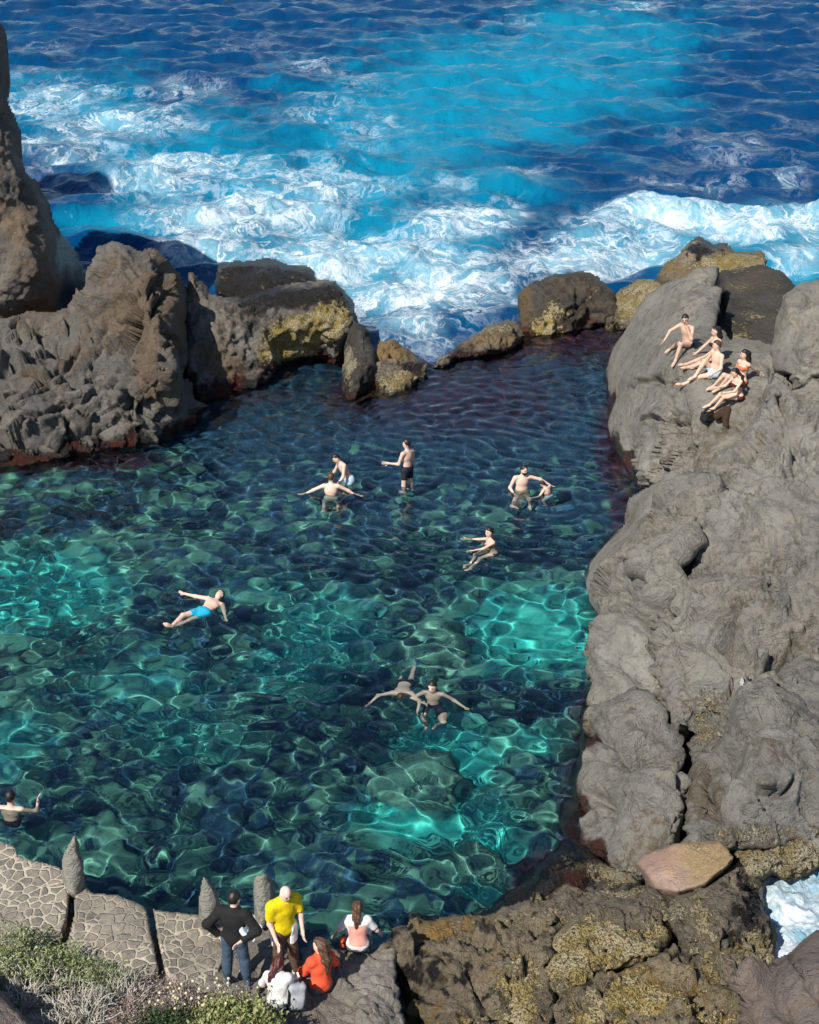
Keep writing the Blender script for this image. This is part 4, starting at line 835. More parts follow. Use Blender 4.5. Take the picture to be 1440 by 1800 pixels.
def bend(a, b, l1, l2, pole):
    """joint between a and b for two bone lengths, bent towards pole"""
    v = b - a; L = min(np.linalg.norm(v), (l1 + l2) * .995); d = nz(v); x = (l1 * l1 - l2 * l2 + L * L) / (2 * L)
    h = math.sqrt(max(l1 * l1 - x * x, 0)); pole = nz(np.asarray(pole, float) - d * (np.asarray(pole, float) @ d))
    return a + d * x + pole * h, a + d * L
def person(label, pel, t, f, arms, legs, hd=None, hf=None, sc=1.0, skin=None, res=.018, clothes=(), hair=None, girth=1., group=None, pool=False, fem=False, curl=.5, beard=False, twist=None):
    """pel: hip centre in the place; t spine direction; f chest front; arms/legs: (left, right) of segment directions; all directions: x right, y away from us, z up"""
    skin = skin or M_SKIN
    pel = np.asarray(pel, float); t = nz(t); B = frame(f, t); R, Fr, Up_ = B
    BP = frame(twist if twist is not None else f, nz(t * .6 + np.array([0, 0, .4])) if abs(t[2]) > .3 else t); Rp = BP[0]
    hd = nz(hd) if hd is not None else t; HB = frame(hf if hf is not None else f, hd)
    P = {}
    S = lambda x: x * sc
    P['pel'] = np.zeros(3); P['waist'] = t * S(.15); P['chest'] = t * S(.33); P['neck'] = t * S(.50)
    P['head'] = P['neck'] + nz(t + hd) * S(.06) + hd * S(.115) + HB[1] * S(.02)
    sw = .175 if fem else .195
    prims = []     # tag, function
    def add(tag_, fn, c, rad): prims.append((tag_, fn, np.asarray(c), rad))
    def cone(tag_, a, b, ra, rb): add(tag_, lambda p, a=a, b=b, ra=S(ra), rb=S(rb): sd_cone(p, a, b, ra, rb), (a + b) / 2, np.linalg.norm(a - b) / 2 + S(max(ra, rb)))
    def elp(tag_, c, BB, r): add(tag_, lambda p, c=c, BB=BB, r=np.array(r) * sc: sd_ell(p, c, BB, r), c, S(max(r)))
    g = girth
    elp('pelvis', P['pel'] + BP[2] * S(.02), BP, (.165 * (1.06 if fem else 1), .115 * g, .12))
    elp('waist', P['waist'], B, (.138 * g if not fem else .122, .10 * g, .15))
    elp('chest', P['chest'], B, (.170 if not fem else .15, .108 * g, .18))
    shp = {}
    for sgn, nm in ((-1, 'L'), (1, 'R')): shp[nm] = P['neck'] - t * S(.055) + R * sgn * S(sw)
    cone('shoulder', shp['L'] * .82 + (P['neck'] - t * S(.05)) * .18, shp['R'] * .82 + (P['neck'] - t * S(.05)) * .18, .062, .062)
    cone('neck', P['neck'] - t * S(.05), P['head'] - hd * S(.05), .058 if not fem else .048, .052 if not fem else .045)
    if fem:
        for sgn in (-1, 1): elp('bust', P['chest'] + Fr * S(.085) + R * S(.07) * sgn, B, (.058, .055, .058))
    elp('head', P['head'] + hd * S(.01), HB, (.077, .094, .108)); elp('jaw', P['head'] + HB[1] * S(.028) - hd * S(.055), HB, (.055, .062, .062))
    elp('nose', P['head'] + HB[1] * S(.098) - hd * S(.018), HB, (.014, .02, .026))
    for sgn in (-1, 1): elp('ear', P['head'] + HB[0] * S(.078) * sgn - hd * S(.01), HB, (.012, .02, .032))
    fing = []
    for nm, seg in zip(('L', 'R'), arms):
        s0 = shp[nm]
        if isinstance(seg[0], str): e, w = bend(s0, np.asarray(seg[1]) - pel, S(.285), S(.25), seg[2]); seg = (e - s0, w - e) + tuple(seg[3:])
        e = s0 + nz(seg[0]) * S(.285); w = e + nz(seg[1]) * S(.25)
        hdv = nz(seg[2]) if len(seg) > 2 else nz(seg[1])
        cone('uarm_' + nm, s0, e, .053 if not fem else .043, .041 if not fem else .034); cone('farm_' + nm, e, w, .042 if not fem else .034, .027)
        side = 1 if nm == 'R' else -1
        pn = np.cross(hdv, nz(np.cross(hdv, R * side) + 1e-3)); pn = nz(pn)          # palm normal
        wd = nz(np.cross(hdv, pn)); pc = w + hdv * S(.055)
        elp('hand_' + nm, pc, np.stack([wd, pn, hdv]), (.042, .019, .058))
        for k in range(4):
            ln = (.068, .078, .074, .058)[k]; b0 = pc + hdv * S(.035) + wd * S((k - 1.5) * .019)
            d1 = nz(hdv - pn * .35 * curl + wd * (k - 1.5) * .06); d2 = nz(hdv - pn * 1.3 * curl)
            m1 = b0 + d1 * S(.018 + ln * .5); fing.append(tube([b0, m1, m1 + d2 * S(ln * .5)], [S(.0095), S(.0088), S(.0068)]))
        b0 = pc - hdv * S(.02) + wd * S(.034); m1 = b0 + nz(hdv * .6 + wd * .8) * S(.04)
        fing.append(tube([b0, m1, m1 + nz(hdv + wd * .2 - pn * .4 * curl) * S(.03)], [S(.012), S(.0105), S(.008)]))
        P['e' + nm], P['w' + nm], P['h' + nm] = e, w, pc
    for nm, seg, sgn in zip(('L', 'R'), legs, (-1, 1)):
        h = Rp * sgn * S(.088) - BP[2] * S(.02)
        if isinstance(seg[0], str): k, a = bend(h, np.asarray(seg[1]) - pel, S(.42), S(.41), seg[2]); seg = (k - h, a - k, seg[3])
        k = h + nz(seg[0]) * S(.42); a = k + nz(seg[1]) * S(.41)
        fd = nz(seg[2]) if len(seg) > 2 else nz(np.array([BP[1][0], BP[1][1], -.12]))
        cone('thigh_' + nm, h, k, .088 * (g * .5 + .5), .056); cone('shank_' + nm, k, a, .052, .037)
        elp('calf_' + nm, k + (a - k) * .32 - fd * S(.022), np.stack([nz(np.cross(fd, a - k)), nz(fd - nz(a - k) * (fd @ nz(a - k))), nz(a - k)]), (.045, .045, .12))
        cone('foot_' + nm, a - fd * S(.02) + nz(a - k) * S(.03), a + fd * S(.11) + nz(a - k) * S(.048), .040, .036); cone('toe_' + nm, a + fd * S(.10) + nz(a - k) * S(.05), a + fd * S(.17) + nz(a - k) * S(.057), .037, .026)
        P['k' + nm], P['a' + nm], P['t' + nm], P['hip' + nm] = k, a, a + fd * S(.15), h
    loB = np.min([c - r for _, _, c, r in prims], 0) - .06; hiB = np.max([c + r for _, _, c, r in prims], 0) + .06
    def field(sel, grow=0., k=.035, extra=(), clip=None, cuts=None):
        def fn(G):
            d = np.full(len(G), 1.)
            for tg, f_, c, r in prims:
                if not sel(tg): continue
                m = np.linalg.norm(G - c, axis=1) < r + .12 * sc + grow
                if m.any():
                    kk = .012 * sc if tg in ('nose', 'ear') else k * sc
                    v_ = f_(G[m])
                    if cuts and tg in cuts: A_, d_, L_ = cuts[tg]; v_ = np.maximum(v_, (G[m] - A_) @ d_ - L_)
                    d[m] = smin(d[m], v_, kk)
            d = d - grow
            for ex in extra: d = smin(d, ex(G), .02 * sc)
            if clip is not None: d = np.maximum(d, clip(G))
            return d
        return fn
    root = bpy.data.objects.new('person', None); COL.objects.link(root); root.location = pel; root.empty_display_size = .3
    tag(root, label, 'person', group)
    V, Fq = surface_nets(field(lambda tg: True), loB, hiB, res)
    n0 = len(V); Vs, Fs = [V], [Fq]
    for fv, ff in fing: Vs.append(fv); Fs.append(ff + n0); n0 += len(fv)
    body = mesh_obj('body', np.concatenate(Vs), [tuple(dict.fromkeys(q)) for q in np.concatenate(Fs).tolist()], skin, root)
    if pool: body.cycles.is_caustics_receiver = True
    for sgn in (-1, 1):
        v_, f_ = ico_ell(P['head'] + HB[1] * S(.088) + HB[0] * S(.032) * sgn + hd * S(.012), HB, np.array([.017, .012, .009]) * sc); mesh_obj('eye', v_, f_, M_EYE, root)
    v_, f_ = ico_ell(P['head'] + HB[1] * S(.084) - hd * S(.062), HB, np.array([.024, .012, .008]) * sc); mesh_obj('mouth', v_, f_, M_LIP, root)
    if beard:
        c0 = P['head'] + HB[1] * S(.035) - hd * S(.06)
        V2, F2 = surface_nets(lambda G: np.maximum(np.maximum(sd_ell(G, c0, HB, np.array([.066, .072, .07]) * sc), (G - P['head']) @ hd + S(.045)), -(G - P['head']) @ HB[1] + S(.01)), c0 - .13, c0 + .13, res * .7)
        mesh_obj('beard', V2, F2, M_HAIR, root)
    if hair:
        hm, style = hair
        hc = P['head']; back = -HB[1]
        def hf_(G):
            d = sd_ell(G, hc + hd * S(.014) - HB[1] * S(.006), HB, np.array([.088, .106, .119]) * sc)
            q = G - hc; line = q @ HB[1] * .9 - q @ hd * .95 - S(.005) + .02 * sc * np.sin(q @ HB[0] * 70 / sc) + .012 * np.sin(q @ hd * 150 / sc)          # hair line: face stays free
            if style == 'crop': line = line + S(.02)
            d = np.maximum(d, line * .8)
            d = np.maximum(d, -(q @ hd) - S(.075))
            if style in ('long', 'wavy', 'pony'):
                dn = np.array([0, 0, -1.]); ln = {'long': .33, 'wavy': .42, 'pony': .30}[style]
                b0 = hc - HB[1] * S(.07) + hd * S(.02); b1 = b0 + nz(-t * .9 + back * .25) * S(ln * .55); b2 = b1 + nz(-t + back * .05) * S(ln * .5)
                w0, w1 = (.092, .072) if style != 'pony' else (.045, .04)
                if style == 'wavy': w0, w1 = .095, .085
                if style == 'pony': b0 = hc - HB[1] * S(.09) - hd * S(.03); b1 = b0 + nz(-t * .8 + back * .4 - HB[0] * .5) * S(.16); b2 = b1 + nz(-t - HB[0] * .3) * S(.13)
                d = smin(d, sd_cone(G, b0, b1, S(w0), S(w1)), S(.03)); d = smin(d, sd_cone(G, b1, b2, S(w1), S(w1 * .45)), S(.03))
            if style == 'bun': d = smin(d, np.linalg.norm(G - hc + HB[1] * S(.10) - hd * S(.05), axis=1) - S(.04), S(.015))
            wob = .006 * sc * (np.sin(G @ HB[0] * 90 / sc) + np.sin(G[:, 2] * 60 / sc + G[:, 0] * 40)) if style in ('wavy', 'long', 'pony') else .003 * np.sin(G @ HB[0] * 120 / sc) * np.cos(G @ HB[1] * 90)
            return d + wob
        V2, F2 = surface_nets(hf_, hc - S(.62) if style in ('long', 'wavy', 'pony') else hc - S(.17), hc + (S(.62) if style in ('long', 'wavy', 'pony') else S(.17)), res * .72)
        h_o = mesh_obj('hair', V2, F2, hm, root)
        if pool: h_o.cycles.is_caustics_receiver = True
    def trunc(nm, frac):      # cut for a limb: negative inside the kept part
        a, b = {'thigh': ('hip', 'k'), 'shank': ('k', 'a'), 'uarm': (None, 'e'), 'farm': ('e', 'w')}[nm[:-2]]
        A = shp[nm[-1]] if a is None else P[a + nm[-1]]; Bq = P[b + nm[-1]]; d = nz(Bq - A); L = np.linalg.norm(Bq - A) * frac
        return A, d, L
    for (cn_, kind, mat) in clothes:
        gset = {'trunks': ('pelvis', 'thigh'), 'brief': ('pelvis', 'thigh'), 'bikini_top': ('bust', 'chest'), 'shirt': ('waist', 'chest', 'shoulder', 'uarm', 'pelvis', 'bust', 'neck'), 'sleeves': ('waist', 'chest', 'shoulder', 'uarm', 'farm', 'pelvis', 'bust', 'neck'),
                'trousers': ('pelvis', 'thigh', 'shank', 'calf'), 'shoes': ('foot', 'toe'), 'hip_cloth': ('pelvis', 'thigh')}[kind]
        grow = {'trunks': .014, 'brief': .008, 'bikini_top': .008, 'shirt': .027, 'sleeves': .027, 'trousers': .020, 'shoes': .014, 'hip_cloth': .034}[kind] * sc
        if kind == 'shoes':
            for nm in 'LR':
                c0 = (P['a' + nm] + P['t' + nm]) / 2
                V2, F2 = surface_nets(field(lambda tg, nm=nm: tg in ('foot_' + nm, 'toe_' + nm), grow), c0 - S(.24), c0 + S(.24), res * .75); mesh_obj(cn_, V2, F2, mat, root)
            continue
        def clip(G, kind=kind):
            c = np.full(len(G), -1.)
            ht = G @ t
            if kind in ('trunks', 'trousers'): c = np.maximum(c, (G @ BP[2]) - S(.10))
            if kind == 'brief': c = np.maximum(c, (G @ BP[2]) - S(.05))
            if kind == 'hip_cloth': c = np.maximum(np.maximum(c, (G @ BP[2]) - S(.09)), -(G @ BP[2]) - S(.30)); c = np.maximum(c, G @ Fr - S(.02) - S(.25) * sstep(-.02, -.10, G @ R))
            if kind in ('shirt', 'sleeves'): c = np.maximum(np.maximum(c, ht - S(.56)), -(G @ BP[2]) - S(.11))
            if kind == 'bikini_top': c = np.maximum(np.maximum(c, np.abs(ht - S(.33)) - S(.05 if fem else .03)), -1)
            return c
        cuts = {}
        for nm in 'LR':
            for lim, fr in (('thigh_', {'trunks': .55, 'hip_cloth': .5, 'brief': .20}.get(kind)), ('uarm_', .68 if kind == 'shirt' else None), ('farm_', .95 if kind == 'sleeves' else None), ('shank_', .97 if kind == 'trousers' else None)):
                if fr is not None: cuts[lim + nm] = trunc(lim + nm, fr)
        cuts['neck'] = (P['neck'] - t * S(.05), hd, S(.062))
        wr_ = lambda G: .006 * sc * fbm(G * 11 / sc, 2, 3)
        fb = field(lambda tg: tg.split('_')[0] in gset, grow, .05, clip=clip, cuts=cuts)
        V2, F2 = surface_nets(lambda G: fb(G) + wr_(G), loB - .03, hiB + .03, res)
        o = mesh_obj(cn_, V2, F2, mat, root)
        if pool: o.cycles.is_caustics_receiver = True
    return root, {k: v + pel for k, v in P.items()}

def wpt(u, v, z): return at_z(np.array(float(u)), np.array(float(v)), z)
def along(u0, v0, z0, u1, v1, z1): return wpt(u1, v1, z1) - wpt(u0, v0, z0)

c_black = cloth((.018, .017, .018), 'black_fabric'); c_jean = cloth((.060, .095, .14), 'blue_denim'); c_yel = cloth((.78, .56, .01), 'yellow_cotton')
c_white = cloth((.74, .72, .70), 'white_cotton'); c_brown = cloth((.115, .075, .052), 'brown_cotton'); c_red = cloth((.80, .105, .045), 'orange_red_knit'); c_grey = cloth((.14, .14, .14), 'grey_cotton')
c_pink = cloth((.70, .32, .26), 'pink_cotton'); c_blue = cloth((.02, .36, .58), 'turquoise_swim_fabric'); c_lblue = cloth((.42, .56, .66), 'pale_blue_swim_fabric'); c_navy = cloth((.022, .022, .035), 'dark_swim_fabric')
c_green = cloth((.30, .42, .38), 'pale_green_swim_fabric'); c_khaki = cloth((.30, .28, .18), 'khaki_swim_fabric'); c_coral = cloth((.50, .16, .09), 'coral_swim_fabric'); c_wine = cloth((.10, .02, .02), 'wine_swim_fabric')

# ---- people on the platform
def stand(u, v, sc): p = touch(u, v, 1.0); return p + np.array([0, 0, .885 * sc])
person('man in a black hooded jacket and jeans standing with elbows out, back to us', stand(417, 1729, .90), (.02, .06, 1), (.22, 1, 0),
       (((-.70, -.25, -.66), (.55, .10, -.80), (.8, .2, -.4)), ((.55, -.35, -.75), (-.72, -.45, -.25))), (((-.10, .0, -1), (-.03, -.02, -1), (-.2, 1, -.1)), ((.14, -.02, -1), (.06, -.04, -1), (.5, .9, -.1))),
       hd=(.06, .25, 1), hf=(.75, 1, -.1), sc=.90, res=.015, hair=(M_HAIR, 'short'),
       clothes=(('jeans', 'trousers', c_jean), ('jacket', 'sleeves', c_black), ('shoe', 'shoes', c_grey)))
person('bald man in a yellow t-shirt and brown trousers, looking down', stand(502, 1713, .93), (.03, .0, 1), (.55, -.85, 0),
       (((.26, -.08, -1), (.12, -.35, -1)), ((-.08, -.05, -1), (.35, -.40, -.85))), (((.10, -.05, -1), (.10, .06, -1), (.6, -.7, -.1)), ((-.02, .02, -1), (.04, .06, -1), (.5, -.8, -.1))),
       hd=(.25, -.28, 1), hf=(.6, -.9, -.45), sc=.93, res=.015,
       clothes=(('trousers', 'trousers', c_brown), ('hip_wrap', 'hip_cloth', c_white), ('shirt', 'shirt', c_yel), ('shoe', 'shoes', c_white)))
def sit(u, v, sc=1.): p = touch(u, v, 1.0); return p + np.array([0, 0, .10 * sc])
person('woman with dark red ponytail in a white top sitting at the bottom, back to us', sit(490, 1770, .82), (.0, .22, 1), (.2, 1, 0),
       (((-.35, .4, -.9), (.3, .85, -.3)), ((.35, .4, -.9), (-.1, .9, -.35))), (((-.25, 1, .25), (.05, .45, -.9)), ((.2, 1, .3), (.05, .4, -.9))),
       hd=(.02, .3, 1), hf=(.3, 1, -.35), sc=.82, res=.015, fem=True, hair=(M_HAIRR, 'pony'), clothes=(('top', 'sleeves', c_white), ('trousers', 'trousers', c_grey)))
person('woman with long wavy brown hair in an orange-red jumper sitting sideways', sit(564, 1740, .88), (.02, .2, 1), (-.6, .85, 0),
       (((-.45, .2, -.9), (-.25, .75, -.5)), ((.2, .45, -.9), (-.5, .8, -.25))), (((-.75, .85, .12), (-.7, .75, -.45), (-.6, .7, .3)), ((-.35, .95, .35), (-.2, .5, -.85))),
       hd=(-.05, .18, 1), hf=(-.85, .5, -.1), sc=.88, res=.015, fem=True, hair=(M_HAIRB, 'wavy'), clothes=(('leggings', 'trousers', c_grey), ('jumper', 'sleeves', c_red)))
pk, _ = person('woman in a pink-backed white t-shirt sitting at the water edge, back to us', sit(629, 1668, .82), (.0, .26, 1), (.05, 1, 0),
       (((-.55, .05, -.85), (-.25, .45, -.8)), ((.55, .1, -.85), (.15, .6, -.75))), (((-.22, 1, -.12), (-.02, .25, -1)), ((.22, 1, -.12), (.02, .25, -1))),
       hd=(.0, .2, 1), hf=(.1, 1, -.3), sc=.82, res=.015, fem=True, hair=(M_HAIRB, 'long'), clothes=(('shorts', 'trunks', c_grey), ('shirt', 'shirt', c_white)))

pj = {c.name.split('.')[0]: c for c in pk.children}['shirt'].data     # pink back panel: the shirt's own faces there, a shade proud
vs_ = np.array([v.co[:] for v in pj.vertices]); ns_ = np.array([v.normal[:] for v in pj.vertices]); ok = (ns_[:, 1] < -.12) & (np.abs(vs_[:, 0]) < .125) & (vs_[:, 2] > .05) & (vs_[:, 2] < .34)
fs_ = [tuple(p.vertices) for p in pj.polygons if all(ok[i] for i in p.vertices)]; used = sorted({i for f in fs_ for i in f}); rm_ = {i: k for k, i in enumerate(used)}
mesh_obj('back_panel', vs_[used] + ns_[used] * .004, [tuple(rm_[i] for i in f) for f in fs_], c_pink, pk)
# ---- in the pool
def inpool(u, v, z): return wpt(u, v, 0) + np.array([0, 0, z])
G1 = None
kw = dict(pool=True, res=.020)
person('bather with back to us, both arms spread over the water', inpool(582, 868, -.24), (.0, .05, 1), (.05, 1, 0),
       (((-.80, .1, -.42), (-.88, -.05, -.42)), ((.82, .1, -.48), (.75, -.05, -.5))), (((-.12, .1, -1), (-.05, -.3, -1)), ((.16, .1, -1), (.05, -.3, -1))), hd=(.02, .15, 1), hf=(.2, 1, -.1), hair=(M_HAIRB, 'short'), clothes=(('shorts', 'trunks', c_green),), **kw)
person('bather in pale blue shorts bending forward behind the one with spread arms', inpool(614, 846, .06), (-.42, .02, .9), (-.9, -.45, -.2),
       (((-.1, -.35, -.9), (-.55, -.4, -.6)), ((-.35, .3, -.85), (-.55, .1, -.7))), (((-.45, -.2, -.85), (.15, .1, -1)), ((-.25, .2, -.95), (.1, .1, -1))), hd=(-.55, -.05, .8), hf=(-.85, -.5, -.35), hair=(M_HAIR, 'short'), clothes=(('shorts', 'trunks', c_lblue),), **kw)
person('man in black shorts standing knee-deep in the pool, looking left', inpool(716, 852, .44), (.02, .06, 1), (-.75, .65, 0),
       (((-.35, -.1, -.95), (-.85, .1, .05)), ((.05, .15, -1), (-.6, .7, .1))), (((-.08, -.04, -1), (.04, .02, -1)), ((.08, .04, -1), (.06, .04, -1))), hd=(-.08, .08, 1), hf=(-1, .3, -.15), hair=(M_HAIR, 'short'), clothes=(('shorts', 'trunks', c_navy),), **kw)
person('bearded man waist-deep reaching one arm to the child beside him', inpool(917, 860, -.12), (.02, .02, 1), (.2, -1, 0),
       (((.86, .1, -.25), (.88, .0, -.55)), ((-.42, -.15, -.9), (.45, -.6, -.55))), (((.18, -.35, -.9), (.1, .1, -1)), ((-.18, -.3, -.95), (-.1, .1, -1))), hd=(.14, -.12, 1), hf=(.55, -.9, -.3), girth=1.18, beard=True, hair=(M_HAIR, 'crop'), clothes=(('shorts', 'trunks', c_khaki),), **kw)
person('dark-haired child at the hand of the bearded man, back bent over the water', inpool(966, 866, -.22), (-.25, .1, .9), (-.7, .6, 0),
       (((-.5, -.3, -.75), (-.9, -.2, -.3)), ((.1, .4, -.9), (-.6, .6, -.3))), (((-.3, .1, -.95), (.2, .1, -1)), ((.1, .2, -.95), (.1, .1, -1))), hd=(-.6, .05, .8), hf=(-.8, .4, -.5), sc=.72, hair=(M_HAIR, 'short'), clothes=(('shorts', 'trunks', c_lblue),), **kw)
person('black-haired woman alone in the middle of the pool, arms stretched left', inpool(866, 959, -.32), (-.12, .1, .95), (-.9, -.35, 0),
       (((-.75, -.30, -.35), (-.95, -.2, -.12)), ((-.78, .45, -.28), (-.95, .1, -.1))), (((-.75, -.55, -.1), (-.5, -.6, -.5)), ((-.8, -.2, -.25), (-.3, -.6, -.6))), hd=(-.02, .1, 1), hf=(-.9, -.6, 0), fem=True, sc=.96, skin=M_TAN, hair=(M_HAIR, 'bun'), clothes=(('bikini_top', 'bikini_top', c_coral), ('bikini_bottom', 'brief', c_wine)), **kw)
tt = along(356, 1075, 0, 386, 1051, 0)
person('man in turquoise shorts floating on his back with arms out', inpool(358, 1074, -.05), nz(tt) + np.array([0, 0, .10]), (.15, -.25, 1),
       ((nz(along(402, 1058, 0, 409, 1085, 0)) + np.array([0, 0, .02]), along(406, 1072, 0, 411, 1092, 0)), (along(378, 1046, 0, 356, 1042, 0), along(360, 1043, 0, 340, 1038, 0))),
       ((nz(along(352, 1085, 0, 322, 1096, 0)), nz(along(330, 1092, 0, 298, 1104, 0)), (-.3, -.3, .7)), (nz(along(346, 1070, 0, 318, 1080, 0)) + np.array([0, 0, .14]), nz(along(318, 1078, 0, 292, 1098, 0)) - np.array([0, 0, .12]), (-.6, -.2, .6))),
       hd=nz(tt) + np.array([0, 0, .35]), hf=(-.35, -.4, 1), hair=(M_HAIR, 'short'), clothes=(('shorts', 'trunks', c_blue),), pool=True, res=.016)
tt = along(713, 1192, 0, 702, 1232, 0)
person('swimmer with head down and one arm reaching forward, left of the pair', inpool(712, 1189, -.36), nz(tt) + np.array([0, 0, .34]), (0, -.35, -1),
       (((.45, -.75, -.15), (-.1, -.9, -.2)), ((-.85, -.35, -.05), (-.55, -.85, -.05))), (((.14, 1, -.62), (.1, 1, -.2), (.1, .8, .1)), ((.0, 1, -.75), (.02, .6, -.7), (.1, .8, .1))), hd=nz(tt) + np.array([.1, 0, .75]), hf=(-.3, -1, -.5), hair=(M_HAIRB, 'short'), clothes=(('shorts', 'trunks', c_navy),), **kw)
person('swimmer facing us with bent arms, right of the pair', inpool(762, 1216, -.56), (.0, .1, 1), (-.2, -1, 0),
       (((.70, -.25, -.60), (.60, -.70, .05)), ((-.72, -.25, -.55), (.75, -.7, .15))), (((.25, -.7, -.45), (-.3, .3, -.8)), ((-.25, -.8, -.5), (.1, .2, -.9))), hd=(-.08, -.1, 1), hf=(-.45, -.95, -.35), hair=(M_HAIR, 'short'), clothes=(('shorts', 'trunks', c_navy),), **kw)
person('bather cut by the left edge, back to us with one hand raised', inpool(17, 1421, -.48), (.02, .05, 1), (.1, 1, 0),
       (((-.75, -.1, -.65), (-.3, .2, -.9)), ((.65, .2, -.45), (.15, .1, .95))), (((-.12, .9, -.5), (-.05, .5, -.9)), ((.16, .9, -.5), (.05, .5, -.9))), hd=(.05, .15, 1), hf=(.2, 1, .1), hair=(M_HAIR, 'crop'), clothes=(('shorts', 'trunks', c_navy),), **kw)

# ---- on the slab
def seat(u, v, sc=1.): return touch(u, v, 3.3) + np.array([0, 0, .12 * sc])
def foot(u, v, pole, fd, up=.11): return ('ik', touch(u, v, 3.2) + np.array([0, 0, up]), pole, fd)
def reach(u, v, up, pole, *hd_): return ('ik', touch(u, v, 3.2) + np.array([0, 0, up]), pole) + hd_
kw = dict(skin=M_TAN, res=.018)
KP = (-.45, -.35, 1)
person('man in black trunks resting his chin on his hand, furthest up the slab', seat(1208, 611), (-.16, -.10, 1), (-.75, -.65, 0),
       (((-.15, -.55, -.75), (-.35, .25, .9)), ((-.80, -.15, -.45), (-.50, -.35, -.78))), (foot(1187, 641, (-.5, -.5, 1), (-.5, -.8, -.3)), foot(1170, 624, (-.3, -.2, 1), (-.7, -.6, -.3))), hd=(-.25, -.2, 1), hf=(-.4, -1, -.25), hair=(M_HAIR, 'short'), clothes=(('trunks', 'brief', c_navy),), **kw)
person('dark-haired woman sitting mostly hidden behind the man in blue trunks', seat(1257, 636), (-.04, .10, 1), (-.9, -.35, 0),
       (((-.6, -.3, -.75), (-.75, -.3, -.45)), ((-.65, .1, -.75), (-.7, -.2, -.6))), (foot(1204, 657, KP, (-.8, -.3, .1), .14), foot(1198, 652, KP, (-.8, -.3, .1), .14)), hd=(-.06, .05, 1), hf=(-1, -.2, -.1), fem=True, sc=.96, hair=(M_HAIR, 'long'), clothes=(('bikini_top', 'bikini_top', c_navy), ('bikini_bottom', 'brief', c_navy)), **kw)
person('short-haired man in blue and white trunks sitting with legs stretched down', seat(1257, 662), (.02, .02, 1), (-.9, -.4, 0),
       (((-.10, -.35, -.9), (-.75, -.45, -.35)), ((-.4, .25, -.85), (-.8, -.2, -.35))), (foot(1202, 683, (-.2, -.2, 1), (-.75, -.35, .2), .12), foot(1222, 668, (-.4, -.2, 1), (-.85, -.35, -.2))), hd=(-.1, .0, 1), hf=(-1, .15, -.1), hair=(M_GREYHAIR, 'crop'), clothes=(('trunks', 'trunks', c_lblue),), **kw)
person('woman in a brown bikini leaning back on one arm, furthest right', seat(1302, 677), (.08, .06, 1), (-.85, -.5, 0),
       (reach(1334, 660, .05, (.3, -.6, .3), (.7, .2, -.5)), ((-.1, .4, -.85), (.3, .5, -.8))), (foot(1264, 690, KP, (-.8, -.4, -.2)), foot(1254, 686, KP, (-.8, -.4, -.2))), hd=(.04, .0, 1), hf=(-1, -.15, .05), fem=True, sc=.95, hair=(M_HAIR, 'long'), clothes=(('bikini_top', 'bikini_top', c_coral), ('bikini_bottom', 'brief', c_coral)), **kw)
person('girl leaning forward with hands on her knees, nearest of the sunbathers', seat(1297, 703, .9), (-.18, -.05, 1), (-.9, -.4, 0),
       (((-.55, -.35, -.75), (-.85, -.25, -.05)), ((-.6, .1, -.75), (-.85, -.25, -.1))), (foot(1256, 724, KP, (-.8, -.4, -.1)), foot(1247, 719, KP, (-.8, -.4, -.1))), hd=(-.3, -.1, 1), hf=(-.95, -.3, -.4), fem=True, sc=.9, hair=(M_HAIR, 'pony'), clothes=(('bikini_top', 'bikini_top', c_wine), ('bikini_bottom', 'brief', c_wine)), **kw)
# ================================================================== SMALL THINGS
def sd_mesh(name, fn, c, ext, res, mat, parent=None):
    V, Fq = surface_nets(fn, np.asarray(c) - ext, np.asarray(c) + ext, res)
    return mesh_obj(name, V, Fq, mat, parent)
# rucksack at the side of the white-topped woman
c0 = touch(521, 1770) + np.array([0, 0, .02])
root = bpy.data.objects.new('backpack', None); COL.objects.link(root); root.location = c0
tag(root, 'light grey rucksack with black piping, beside the woman in the white top', 'backpack')
B0 = frame((-.25, 1, .15), (.1, .25, 1))
def rbox(p, c, B, r, rr):
    q = np.abs((p - c) @ B.T) - (np.asarray(r) - rr); return np.linalg.norm(np.maximum(q, 0), axis=1) + np.minimum(q.max(1), 0) - rr
m_bp = cloth((.34, .35, .37), 'pale_grey_nylon')
sd_mesh('bag_body', lambda G: smin(rbox(G, np.array([0, 0, .18]), B0, (.13, .09, .18), .06), rbox(G, np.array([.03, -.08, .13]), B0, (.09, .05, .10), .04), .02) + .008 * fbm(G * 9, 2, 3), [0, 0, .22], .36, .016, m_bp, root)
for sx in (-1, 1):
    pts = [B0[0] * .115 * sx + B0[1] * a * .95 + B0[2] * b * .82 + np.array([0, 0, .18]) for a, b in ((-.085, -.19), (-.10, -.05), (-.09, .10), (-.02, .20), (.07, .19))]
    V, Fq = tube(pts, [.017] * 5); mesh_obj('piping', V, [tuple(dict.fromkeys(q)) for q in Fq.tolist()], c_black, root)
pts = [B0[0] * x + B0[2] * (.175 + .05 * (1 - (x / .05) ** 2)) + np.array([0, 0, .18]) for x in (-.05, -.025, 0, .025, .05)]
V, Fq = tube(pts, [.010] * 5); mesh_obj('handle', V, [tuple(dict.fromkeys(q)) for q in Fq.tolist()], c_black, root)
